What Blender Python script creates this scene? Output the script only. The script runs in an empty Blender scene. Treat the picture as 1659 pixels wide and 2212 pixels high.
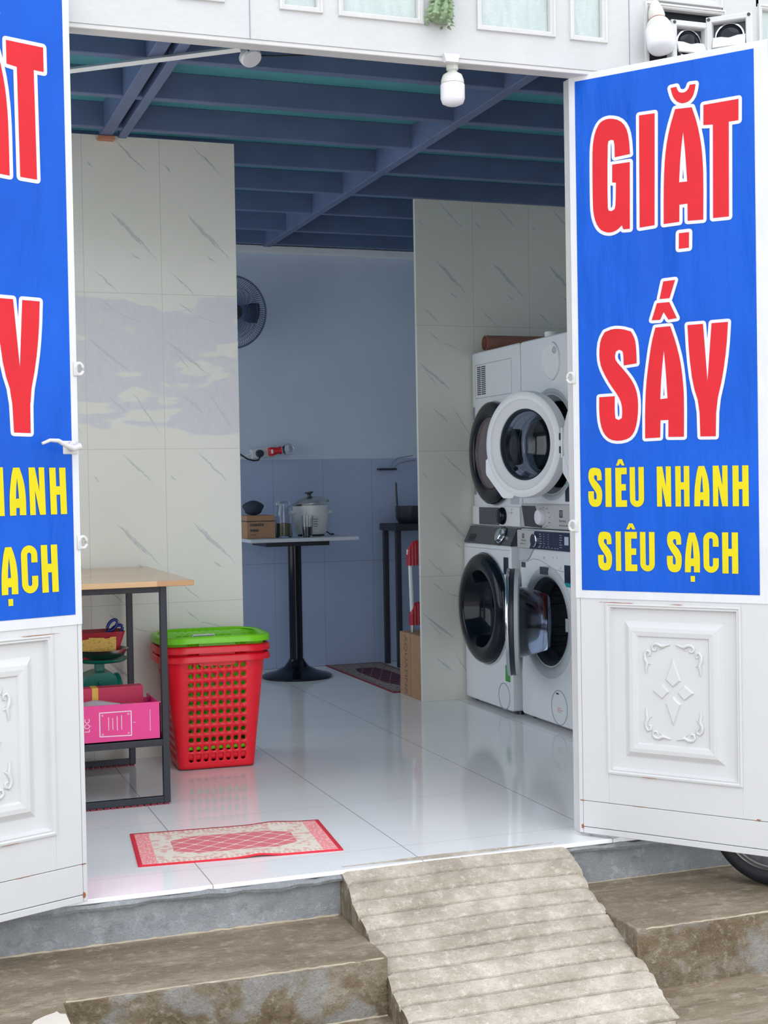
import bpy, bmesh, math, random
from mathutils import Vector, Matrix
from mathutils.geometry import tessellate_polygon

random.seed(7)
S = bpy.context.scene
COL = S.collection
PI = math.pi

# ------------------------------------------------------------------ camera, sky, light, exposure
YAW, PITCH, ROLL = 0.34373252, -0.02141879, 0.01752314
fw = Vector((math.sin(YAW) * math.cos(PITCH), math.cos(YAW) * math.cos(PITCH), math.sin(PITCH)))
rt = Vector((math.cos(YAW), -math.sin(YAW), 0))
dn = fw.cross(rt)
r2 = rt * math.cos(ROLL) + dn * math.sin(ROLL)
d2 = dn * math.cos(ROLL) - rt * math.sin(ROLL)
cd = bpy.data.cameras.new('camera')
cam = bpy.data.objects.new('camera', cd)
COL.objects.link(cam)
m = Matrix.Identity(4)
for i in range(3):
    m[i][0] = r2[i]; m[i][1] = -d2[i]; m[i][2] = -fw[i]
m.translation = Vector((0, 0, 1.17))
cam.matrix_world = m
cd.sensor_fit = 'HORIZONTAL'
cd.sensor_width = 36.0
cd.lens = 36.0 * 3005.0 / 1659.0
cd.clip_start = 0.05
S.camera = cam

S.view_settings.view_transform = 'Standard'
S.view_settings.look = 'None'
S.view_settings.gamma = 1.0
S.view_settings.use_curve_mapping = False
S.view_settings.exposure = 0.98

w = bpy.data.worlds.new('overcast_sky'); S.world = w
w.use_nodes = True
wn = w.node_tree.nodes; wl = w.node_tree.links
wn.clear()
tc = wn.new('ShaderNodeTexCoord'); sx = wn.new('ShaderNodeSeparateXYZ')
rp = wn.new('ShaderNodeValToRGB')
rp.color_ramp.elements[0].position = 0.45; rp.color_ramp.elements[0].color = (0.92, 0.95, 1.0, 1)
rp.color_ramp.elements[1].position = 0.85; rp.color_ramp.elements[1].color = (0.84, 0.90, 0.98, 1)
e = rp.color_ramp.elements.new(0.58); e.color = (0.90, 0.95, 1.0, 1)
mp = wn.new('ShaderNodeMath'); mp.operation = 'MULTIPLY_ADD'; mp.inputs[1].default_value = 0.5; mp.inputs[2].default_value = 0.5
bg = wn.new('ShaderNodeBackground'); bg.inputs['Strength'].default_value = 1.05
wo = wn.new('ShaderNodeOutputWorld')
wl.new(tc.outputs['Generated'], sx.inputs[0]); wl.new(sx.outputs['Z'], mp.inputs[0])
wl.new(mp.outputs[0], rp.inputs[0]); wl.new(rp.outputs[0], bg.inputs[0]); wl.new(bg.outputs[0], wo.inputs[0])

sd = bpy.data.lights.new('hazy_sun', 'SUN'); sd.energy = 0.35; sd.angle = math.radians(50); sd.color = (1.0, 0.97, 0.92)
so = bpy.data.objects.new('hazy_sun', sd); COL.objects.link(so)
so.rotation_euler = Vector((0.15, 0.62, -0.95)).to_track_quat('-Z', 'Y').to_euler()

# ------------------------------------------------------------------ materials
class NT:
    def __init__(self, name):
        self.m = bpy.data.materials.new(name); self.m.use_nodes = True
        self.t = self.m.node_tree; self.n = self.t.nodes; self.l = self.t.links
        self.b = self.n['Principled BSDF']
    def mth(self, op, a, b=None, c=None, clamp=False):
        k = self.n.new('ShaderNodeMath'); k.operation = op; k.use_clamp = clamp
        for i, v in enumerate((a, b, c)):
            if v is None: continue
            if isinstance(v, (int, float)): k.inputs[i].default_value = v
            else: self.l.new(v, k.inputs[i])
        return k.outputs[0]
    def obj(self):
        k = self.n.new('ShaderNodeTexCoord'); return k.outputs['Object']
    def xyz(self, v):
        k = self.n.new('ShaderNodeSeparateXYZ'); self.l.new(v, k.inputs[0]); return k.outputs
    def scl(self, v, s):
        k = self.n.new('ShaderNodeMapping'); k.inputs['Scale'].default_value = s; self.l.new(v, k.inputs[0]); return k.outputs[0]
    def noise(self, v, scale, detail=3, rough=0.55):
        k = self.n.new('ShaderNodeTexNoise'); k.inputs['Scale'].default_value = scale
        k.inputs['Detail'].default_value = detail; k.inputs['Roughness'].default_value = rough
        if v is not None: self.l.new(v, k.inputs['Vector'])
        return k.outputs['Fac']
    def ramp(self, f, *st):
        k = self.n.new('ShaderNodeValToRGB'); cr = k.color_ramp
        while len(cr.elements) < len(st): cr.elements.new(0.5)
        for e, (p, c) in zip(cr.elements, st):
            e.position = p; e.color = (c, c, c, 1) if isinstance(c, (int, float)) else (*c, 1)
        self.l.new(f, k.inputs[0]); return k.outputs[0]
    def mix(self, f, a, b):
        k = self.n.new('ShaderNodeMix'); k.data_type = 'RGBA'
        for s, v in ((0, f), (6, a), (7, b)):
            if isinstance(v, (int, float)): k.inputs[s].default_value = v
            elif isinstance(v, tuple): k.inputs[s].default_value = (*v, 1)
            else: self.l.new(v, k.inputs[s])
        return k.outputs[2]
    def set(self, sock, v):
        s = self.b.inputs[sock]
        if isinstance(v, (int, float)): s.default_value = v
        elif isinstance(v, tuple): s.default_value = (*v, 1) if len(v) == 3 else v
        else: self.l.new(v, s)
    def bump(self, h, dist=0.001, strength=1.0):
        k = self.n.new('ShaderNodeBump'); k.inputs['Distance'].default_value = dist; k.inputs['Strength'].default_value = strength
        self.l.new(h, k.inputs['Height']); self.l.new(k.outputs[0], self.b.inputs['Normal'])

def srgb(r, g, b):
    f = lambda c: (c / 255 / 12.92) if c / 255 <= 0.04045 else ((c / 255 + 0.055) / 1.055) ** 2.4
    return (f(r), f(g), f(b))

def P(name, rgb, rough=0.5, metal=0.0, var=0.06, vs=9.0, spec=0.5, trans=0.0, bump=0.0, bs=60.0, coat=0.0, alpha=1.0):
    """procedural material: colour varied a little by noise"""
    k = NT(name); c = srgb(*rgb)
    co = k.obj(); f = k.noise(co, vs, 3)
    lo = tuple(max(0, x * (1 - var)) for x in c); hi = tuple(min(1, x * (1 + var)) for x in c)
    k.set('Base Color', k.ramp(f, (0.3, lo), (0.7, hi)))
    k.set('Roughness', rough); k.set('Metallic', metal)
    k.b.inputs['Specular IOR Level'].default_value = spec
    k.b.inputs['Transmission Weight'].default_value = trans
    k.b.inputs['Coat Weight'].default_value = coat
    if bump: k.bump(k.noise(co, bs, 4), bump)
    return k.m

M = {}
M['door_white'] = P('door_white_paint', (201, 201, 202), 0.38, var=0.02, vs=3)
M['door_edge'] = P('white_paint_edge', (204, 203, 203), 0.45, var=0.04, vs=14)
M['joint_dirt'] = P('rusty_joint_dirt', (150, 128, 112), 0.8, var=0.3, vs=30)
M['rust'] = P('rust', (150, 92, 62), 0.9, var=0.3, vs=60)
M['banner_red'] = P('printed_red', (206, 34, 44), 0.42, var=0.05, spec=0.22)
M['banner_white'] = P('printed_white', (216, 217, 222), 0.42, var=0.02, spec=0.22)
M['banner_yellow'] = P('printed_yellow', (216, 200, 16), 0.42, var=0.05, spec=0.22)
M['steel_dark'] = P('blue_grey_painted_joist', (92, 108, 144), 0.5, var=0.12, vs=5)
M['black_metal'] = P('black_powder_coat', (34, 38, 48), 0.42, var=0.1)
M['black_gloss'] = P('black_gloss_plastic', (12, 17, 30), 0.1, var=0.1, spec=0.32)
M['dark_plastic'] = P('dark_grey_plastic', (40, 44, 54), 0.35, var=0.1)
M['panel_grey'] = P('dark_control_panel', (66, 70, 80), 0.22, var=0.08)
M['appliance'] = P('appliance_white', (226, 229, 233), 0.28, var=0.015)
M['appliance_light'] = P('appliance_white_plastic', (232, 233, 236), 0.35, var=0.015)
M['silver_panel'] = P('silver_control_panel', (196, 194, 194), 0.3, var=0.03, metal=0.15)
M['ring_grey'] = P('light_grey_plastic_ring', (188, 193, 199), 0.35, var=0.03)
M['gasket'] = P('rubber_gasket', (62, 68, 80), 0.55, var=0.1)
M['chrome'] = P('chrome', (215, 218, 222), 0.12, metal=1.0, var=0.02)
M['steel'] = P('stainless_steel', (190, 190, 188), 0.28, metal=1.0, var=0.08)
M['line_grey'] = P('panel_seam', (140, 146, 155), 0.6, var=0.05)
M['mark_dark'] = P('printed_dark_mark', (56, 58, 66), 0.5, var=0.05)
M['mark_light'] = P('printed_light_mark', (186, 196, 212), 0.5, var=0.05)
M['label_teal'] = P('teal_sticker', (38, 150, 160), 0.4, var=0.05)
M['label_navy'] = P('navy_sticker', (26, 36, 62), 0.35, var=0.1)
M['label_green'] = P('green_energy_sticker', (62, 150, 66), 0.4, var=0.2, vs=40)
M['red_plastic'] = P('red_basket_plastic', (236, 22, 44), 0.34, var=0.04)
M['green_plastic'] = P('green_basket_plastic', (124, 214, 24), 0.34, var=0.04)
M['pink_card'] = P('pink_printed_card', (232, 62, 140), 0.4, var=0.04)
M['magenta_card'] = P('red_pink_card', (196, 44, 84), 0.45, var=0.06)
M['yellow_tape'] = P('yellow_tape', (226, 178, 74), 0.4, var=0.06)
M['white_print'] = P('white_print', (242, 214, 228), 0.5, var=0.02)
M['scale_green'] = P('green_enamel', (14, 112, 96), 0.3, var=0.1)
M['scissor_blue'] = P('blue_plastic', (20, 44, 132), 0.2, var=0.08)
M['tub_red'] = P('dark_red_plastic', (168, 30, 48), 0.35, var=0.08)
M['mop_red'] = P('deep_red_plastic', (176, 24, 46), 0.4, var=0.06)
M['white_plastic'] = P('white_plastic', (224, 226, 226), 0.4, var=0.03)
M['bulb_white'] = P('frosted_bulb_plastic', (226, 226, 232), 0.32, var=0.02)
M['bulb_collar'] = P('aged_bulb_collar', (206, 208, 200), 0.45, var=0.06)
M['paint_white'] = P('white_wall_paint', (194, 195, 196), 0.6, var=0.05, vs=4, bump=0.002, bs=40)
M['inner_paint'] = P('pale_grey_wall_paint', (226, 230, 236), 0.75, var=0.03, vs=3)
M['deck'] = P('teal_ceiling_deck', (84, 158, 166), 0.6, var=0.1, vs=4)
M['brown_card'] = P('brown_cardboard', (168, 130, 100), 0.75, var=0.08, vs=20)
M['tube_brown'] = P('brown_cardboard_tube', (150, 104, 88), 0.6, var=0.08)
M['tyre'] = P('black_rubber', (24, 26, 32), 0.6, var=0.15, vs=40, bump=0.001, bs=120)
M['hub_grey'] = P('grey_hub', (110, 110, 112), 0.4, var=0.15, vs=50, metal=0.4)
M['plant'] = P('grey_green_plant', (128, 150, 116), 0.6, var=0.35, vs=45)
M['brick'] = P('orange_brick', (186, 128, 104), 0.85, var=0.15, vs=40)
M['cable'] = P('black_cable', (18, 20, 26), 0.5, var=0.1)
M['red_plug'] = P('red_adaptor', (206, 28, 44), 0.35, var=0.06)
M['paper_yellow'] = P('yellow_paper_slip', (222, 184, 96), 0.7, var=0.12, vs=60)
M['table_white'] = P('pale_laminate', (198, 204, 212), 0.4, var=0.04)
M['cooker'] = P('cooker_white', (214, 216, 218), 0.3, var=0.03)
M['red_edge'] = P('red_corrugated_pad', (140, 52, 66), 0.8, var=0.2, vs=80)
M['dryer_disc'] = P('dusky_door_disc', (104, 92, 98), 0.25, var=0.05)
M['worn_lip'] = P('pale_worn_cement', (172, 160, 140), 0.85, var=0.15, vs=40, bump=0.002, bs=90)
M['dark_inside'] = P('dark_interior', (26, 30, 40), 0.8, var=0.1)

def glass(name, rgb, rough=0.03, ior=1.45):
    k = NT(name); k.set('Base Color', srgb(*rgb)); k.set('Roughness', rough)
    k.b.inputs['Transmission Weight'].default_value = 1.0; k.b.inputs['IOR'].default_value = ior
    f = k.noise(k.obj(), 20); k.set('Roughness', k.ramp(f, (0.3, rough), (0.7, rough + 0.03)))
    return k.m
M['glass_clear'] = glass('clear_glass', (236, 240, 242))
M['glass_smoke'] = glass('smoked_door_glass', (176, 182, 194), 0.01)
M['glass_door'] = glass('bowl_door_glass', (142, 152, 168), 0.06)
def frosted():
    k = NT('frosted_green_pane')
    f = k.noise(k.scl(k.obj(), (6, 6, 2)), 8)
    k.set('Base Color', k.ramp(f, (0.3, srgb(186, 200, 198)), (0.7, srgb(202, 212, 211))))
    k.set('Roughness', 0.25); k.b.inputs['Transmission Weight'].default_value = 0.15
    k.bump(k.noise(k.obj(), 150), 0.002)
    return k.m
M['pane'] = frosted()

def banner_blue():
    k = NT('blue_banner_vinyl'); co = k.obj()
    f = k.noise(co, 2.2, 3)
    k.set('Base Color', k.ramp(f, (0.3, srgb(2, 78, 184)), (0.7, srgb(4, 88, 200))))
    k.set('Roughness', 0.42); k.b.inputs['Specular IOR Level'].default_value = 0.22
    a = k.noise(k.scl(co, (14, 14, 3)), 1.6, 3); b = k.noise(co, 70, 2)
    c = k.noise(k.scl(co, (3.2, 3.2, 0.9)), 1.8, 2, 0.4)
    k.bump(k.mth('ADD', k.mth('MULTIPLY_ADD', b, 0.008, k.mth('MULTIPLY', a, 0.16)), c), 0.045)
    return k.m
M['banner_blue'] = banner_blue()

def vinyl_border():
    k = NT('white_banner_vinyl'); co = k.obj()
    k.set('Base Color', k.ramp(k.noise(co, 5), (0.3, srgb(206, 207, 211)), (0.7, srgb(216, 217, 221))))
    k.set('Roughness', 0.4); k.bump(k.noise(k.scl(co, (9, 9, 4)), 2.2, 2), 0.004)
    return k.m
M['banner_border'] = vinyl_border()

def wood():
    k = NT('pale_finger_joint_wood'); co = k.obj(); x = k.xyz(co)
    st = k.n.new('ShaderNodeTexWhiteNoise'); st.noise_dimensions = '2D'
    cb = k.n.new('ShaderNodeCombineXYZ')
    row = k.mth('FLOOR', k.mth('MULTIPLY', x[1], 16)); k.l.new(row, cb.inputs[1])
    k.l.new(k.mth('FLOOR', k.mth('MULTIPLY_ADD', row, 0.37, k.mth('MULTIPLY', x[0], 4.2))), cb.inputs[0])
    k.l.new(cb.outputs[0], st.inputs['Vector'])
    g = k.noise(k.scl(co, (6, 60, 60)), 3, 4)
    c1 = k.ramp(st.outputs['Value'], (0.0, srgb(196, 146, 96)), (1.0, srgb(232, 190, 138)))
    k.set('Base Color', k.mix(k.mth('MULTIPLY', g, 0.35), c1, srgb(150, 100, 62)))
    k.set('Roughness', 0.22); k.b.inputs['Coat Weight'].default_value = 0.3
    return k.m
M['wood'] = wood()

VA = [(.07, .03, .135, .086, .004), (.135, .086, .25, .125, .003), (.006, .19, .19, .34, .009), (.04, .235, .12, .325, .003),
      (.077, .43, .175, .515, .004), (.12, .455, .175, .51, .003), (.19, .415, .31, .60, .004)]
VB = [(.14, .015, .28, .15, .005), (.115, .317, .25, .46, .009), (.14, .33, .315, .52, .004), (.04, .57, .147, .665, .004),
      (.02, .11, .05, .14, .004), (.20, .49, .24, .52, .005)]
def marble(name, x0, film_sheen=False):
    """large glazed wall tiles, 0.33 x 0.665 m, printed with slanting grey veins"""
    k = NT(name); co = k.obj(); x = k.xyz(co)
    TW, TH = 0.33, 0.665
    u = k.mth('MULTIPLY', k.mth('FRACT', k.mth('DIVIDE', k.mth('SUBTRACT', x[0], x0), TW)), TW)
    zr = k.mth('DIVIDE', k.mth('SUBTRACT', 2.66, x[2]), TH)
    v = k.mth('MULTIPLY', k.mth('FRACT', zr), TH)
    par = k.mth('MODULO', k.mth('FLOOR', zr), 2.0)
    nz = k.mth('MULTIPLY', k.mth('SUBTRACT', k.noise(co, 22, 4), 0.5), 0.020)
    n2 = k.noise(co, 60, 3)
    def grp(L):
        tot = None
        for (ua, va, ub, vb, wd) in L:
            ln = math.hypot(ub - ua, vb - va); dx, dy = (ub - ua) / ln, (vb - va) / ln
            du = k.mth('SUBTRACT', u, ua); dv = k.mth('SUBTRACT', v, va)
            t = k.mth('ADD', k.mth('MULTIPLY', du, dx / ln), k.mth('MULTIPLY', dv, dy / ln))
            s = k.mth('ABSOLUTE', k.mth('ADD', k.mth('SUBTRACT', k.mth('MULTIPLY', du, -dy), k.mth('MULTIPLY', dv, -dx)), nz))
            env = k.mth('MULTIPLY', k.mth('MULTIPLY', t, k.mth('SUBTRACT', 1.0, t)), 4.0, clamp=True)
            wv = k.mth('MULTIPLY', env, wd)
            mk = k.mth('SUBTRACT', 1.0, k.mth('DIVIDE', s, k.mth('MAXIMUM', wv, 0.0001)), clamp=True)
            tot = mk if tot is None else k.mth('MAXIMUM', tot, mk)
        return tot
    a, b = grp(VA), grp(VB)
    ve = k.mth('ADD', k.mth('MULTIPLY', a, par), k.mth('MULTIPLY', b, k.mth('SUBTRACT', 1.0, par)))
    ve = k.mth('MULTIPLY', k.mth('POWER', ve, 0.7), k.mth('MULTIPLY_ADD', n2, 0.9, 0.1), clamp=True)
    base = k.ramp(k.noise(co, 2.5, 3), (0.3, srgb(224, 223, 213)), (0.7, srgb(230, 229, 221)))
    col = k.mix(ve, base, srgb(146, 157, 170))
    ju = k.mth('MINIMUM', u, k.mth('SUBTRACT', TW, u)); jv = k.mth('MINIMUM', v, k.mth('SUBTRACT', TH, v))
    j = k.mth('LESS_THAN', k.mth('MINIMUM', ju, jv), 0.0012)
    col = k.mix(k.mth('MULTIPLY', j, 0.5), col, srgb(160, 158, 150))
    rough = 0.2
    if film_sheen:  # sky reflection on the filmy glaze, painted in as pale bluish streaks
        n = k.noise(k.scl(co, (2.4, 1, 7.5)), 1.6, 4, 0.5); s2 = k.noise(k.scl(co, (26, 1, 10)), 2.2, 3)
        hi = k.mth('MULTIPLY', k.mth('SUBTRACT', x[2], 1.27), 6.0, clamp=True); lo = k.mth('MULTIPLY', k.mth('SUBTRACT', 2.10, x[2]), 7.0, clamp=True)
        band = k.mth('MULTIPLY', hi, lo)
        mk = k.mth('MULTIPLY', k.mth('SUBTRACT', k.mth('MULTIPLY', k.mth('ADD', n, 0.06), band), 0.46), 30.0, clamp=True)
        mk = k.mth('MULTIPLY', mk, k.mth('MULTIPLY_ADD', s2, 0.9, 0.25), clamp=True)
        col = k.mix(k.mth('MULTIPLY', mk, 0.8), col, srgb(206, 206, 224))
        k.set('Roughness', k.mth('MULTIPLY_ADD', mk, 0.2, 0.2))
    else:
        k.set('Roughness', rough)
    k.set('Base Color', col)
    return k.m
M['marble_a'] = marble('veined_wall_tile_film_sheen', 1.14 - 0.66 * 3, True)
M['marble_b'] = marble('veined_wall_tile', 2.655 - 0.33 * 6)

def floor_tile():
    k = NT('white_polished_floor_tile'); co = k.obj(); x = k.xyz(co)
    def joint(c, o, s):
        f = k.mth('FRACT', k.mth('DIVIDE', k.mth('SUBTRACT', c, o), s))
        return k.mth('MINIMUM', f, k.mth('SUBTRACT', 1.0, f))
    jx = k.mth('LESS_THAN', joint(x[0], 0.875 - 6.6, 0.66), 0.0026); jy = k.mth('LESS_THAN', joint(x[1], 4.80 - 6.25, 0.625), 0.0022)
    base = k.ramp(k.noise(co, 1.8, 3), (0.3, srgb(232, 233, 235)), (0.7, srgb(240, 240, 242)))
    col = k.mix(k.mth('MULTIPLY', jx, 0.75), base, srgb(136, 120, 112)); col = k.mix(k.mth('MULTIPLY', jy, 0.45), col, srgb(160, 156, 154))
    k.set('Base Color', col); k.set('Roughness', k.ramp(k.noise(co, 3, 3), (0.3, 0.05), (0.7, 0.1)))
    k.b.inputs['Specular IOR Level'].default_value = 0.6
    return k.m
M['floor'] = floor_tile()

def back_wall_mat():
    k = NT('grey_tile_dado_and_paint'); co = k.obj(); x = k.xyz(co)
    up = k.mth('GREATER_THAN', x[2], 1.325)
    def joint(c, o, s, wd):
        f = k.mth('MULTIPLY', k.mth('FRACT', k.mth('DIVIDE', k.mth('SUBTRACT', c, o), s)), s)
        return k.mth('LESS_THAN', f, wd)
    j = k.mth('MAXIMUM', joint(x[0], -1, 0.33, 0.003), joint(x[2], -0.665, 0.665, 0.004))
    t = k.ramp(k.noise(co, 2.5), (0.3, srgb(158, 174, 206)), (0.7, srgb(166, 182, 212)))
    t = k.mix(k.mth('MULTIPLY', j, 0.5), t, srgb(110, 118, 130))
    p = k.ramp(k.noise(co, 2), (0.3, srgb(188, 203, 222)), (0.7, srgb(196, 210, 228)))
    k.set('Base Color', k.mix(up, t, p)); k.set('Roughness', k.mth('MULTIPLY_ADD', up, 0.5, 0.25))
    return k.m
M['back_wall'] = back_wall_mat()

def concrete(name, c1, c2, c3, sc=3.0, bump=0.004, patch=None, st=(0.8, 3.0, 1.6), sk=0.5):
    k = NT(name); co = k.obj()
    a = k.noise(k.scl(co, st), sc, 6, 0.66); b = k.noise(co, sc * 7, 5, 0.75); c = k.noise(co, 190, 3); d = k.noise(k.scl(co, (1.0, 6.0, 1.0)), sc * 5, 4, 0.7)
    col = k.ramp(a, (0.32, srgb(*c1)), (0.5, srgb(*c2)), (0.66, srgb(*c3)))
    col = k.mix(k.mth('MULTIPLY', k.ramp(b, (0.52, 0.0), (0.68, 1.0)), 0.45), col, srgb(*[min(255, q + 34) for q in c3]))
    col = k.mix(k.mth('MULTIPLY', k.ramp(d, (0.30, 1.0), (0.46, 0.0)), sk), col, srgb(*[max(0, q - 34) for q in c1]))
    if patch: col = k.mix(k.mth('MULTIPLY', k.ramp(k.noise(co, sc * 0.7, 3), (0.54, 0.0), (0.60, 1.0)), 0.55), col, srgb(*patch))
    col = k.mix(k.mth('MULTIPLY', k.ramp(c, (0.35, 1.0), (0.5, 0.0)), 0.18), col, srgb(*[max(0, q - 60) for q in c1]))
    k.set('Base Color', col); k.set('Roughness', 0.8)
    k.bump(k.mth('MULTIPLY_ADD', c, 0.4, k.mth('ADD', b, k.mth('MULTIPLY', d, 0.5))), bump)
    return k.m
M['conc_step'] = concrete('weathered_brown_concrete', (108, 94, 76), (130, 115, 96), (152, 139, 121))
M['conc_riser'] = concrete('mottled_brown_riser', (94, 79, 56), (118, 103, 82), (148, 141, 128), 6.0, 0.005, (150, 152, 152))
M['conc_ramp'] = concrete('pale_ramp_concrete', (150, 139, 124), (174, 163, 148), (198, 188, 175), 6.0, 0.004, None, (1, 1.3, 1), 0.22)
M['conc_grey'] = concrete('grey_rough_render', (124, 127, 130), (136, 139, 142), (152, 154, 157), 3.0, 0.005)
M['street'] = concrete('street_concrete', (168, 158, 142), (186, 176, 162), (202, 194, 182), 1.2)

def mat_rug(name, red, field, lat, lattice_white, hx, hy, sidex):
    """flat woven mat: red rim, side bands, pale field with specks, diamond lattice centre (object centred, half sizes hx, hy)"""
    k = NT(name); co = k.obj(); x = k.xyz(co)
    ax = k.mth('ABSOLUTE', x[0]); ay = k.mth('ABSOLUTE', x[1])
    n = k.noise(co, 130, 2)
    fl = k.mix(k.mth('MULTIPLY', k.ramp(k.noise(co, 42, 3), (0.52, 0.0), (0.60, 1.0)), 0.55), srgb(*field), srgb(*lat))
    ins = k.mth('MULTIPLY', k.mth('LESS_THAN', ax, hx * 0.62), k.mth('LESS_THAN', ay, hy * 0.52))
    ins = k.mth('MULTIPLY', ins, k.mth('LESS_THAN', k.mth('ADD', k.mth('DIVIDE', ax, hx * 0.62), k.mth('DIVIDE', ay, hy * 0.52)), 1.62))
    p = k.mth('ADD', k.mth('DIVIDE', x[0], hx * 0.26), k.mth('DIVIDE', x[1], hy * 0.36)); q = k.mth('SUBTRACT', k.mth('DIVIDE', x[0], hx * 0.26), k.mth('DIVIDE', x[1], hy * 0.36))
    fp = k.mth('ABSOLUTE', k.mth('SUBTRACT', k.mth('FRACT', p), 0.5)); fq = k.mth('ABSOLUTE', k.mth('SUBTRACT', k.mth('FRACT', q), 0.5))
    ln = k.mth('LESS_THAN', k.mth('MINIMUM', fp, fq), 0.045)
    sp = k.mth('LESS_THAN', k.mth('ADD', fp, fq), 0.17)
    ce = k.mix(k.mth('MAXIMUM', k.mth('MULTIPLY', ln, 0.6), k.mth('MULTIPLY', sp, 0.8)), srgb(*lat), srgb(*lattice_white))
    col = k.mix(ins, fl, ce)
    dash = k.mth('MULTIPLY', k.mth('GREATER_THAN', ay, hy * 0.80), k.mth('LESS_THAN', k.mth('FRACT', k.mth('MULTIPLY', x[0], 60)), 0.5))
    col = k.mix(k.mth('MULTIPLY', dash, 0.4), col, srgb(*lat))
    side = k.mth('GREATER_THAN', ax, sidex)
    sd_ = k.mix(k.mth('MULTIPLY', k.ramp(k.noise(k.scl(co, (70, 26, 1)), 2), (0.5, 0.0), (0.56, 1.0)), 0.5), srgb(*[min(255, c + 22) for c in lat]), srgb(*field))
    col = k.mix(side, col, sd_)
    rim = k.mth('MAXIMUM', k.mth('GREATER_THAN', ax, hx - 0.014), k.mth('GREATER_THAN', ay, hy - 0.011))
    col = k.mix(rim, col, srgb(*red))
    k.set('Base Color', col); k.set('Roughness', 0.9); k.bump(n, 0.001)
    return k.m
M['rug'] = mat_rug('red_and_cream_woven_mat', (216, 44, 62), (226, 216, 202), (218, 118, 124), (240, 226, 218), 0.3225, 0.206, 0.262)
M['rug2'] = mat_rug('dark_red_woven_mat', (128, 26, 52), (150, 138, 138), (84, 30, 56), (140, 110, 120), 0.64, 0.185, 0.60)

def drum_mat():
    k = NT('perforated_drum_steel'); co = k.obj()
    v = k.n.new('ShaderNodeTexVoronoi'); v.inputs['Scale'].default_value = 70; v.inputs['Randomness'].default_value = 0.0; k.l.new(co, v.inputs['Vector'])
    h = k.mth('LESS_THAN', v.outputs['Distance'], 0.25)
    k.set('Base Color', k.mix(h, srgb(120, 126, 136), srgb(10, 12, 18))); k.set('Metallic', 0.8); k.set('Roughness', 0.35)
    return k.m
M['drum'] = drum_mat()

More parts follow.
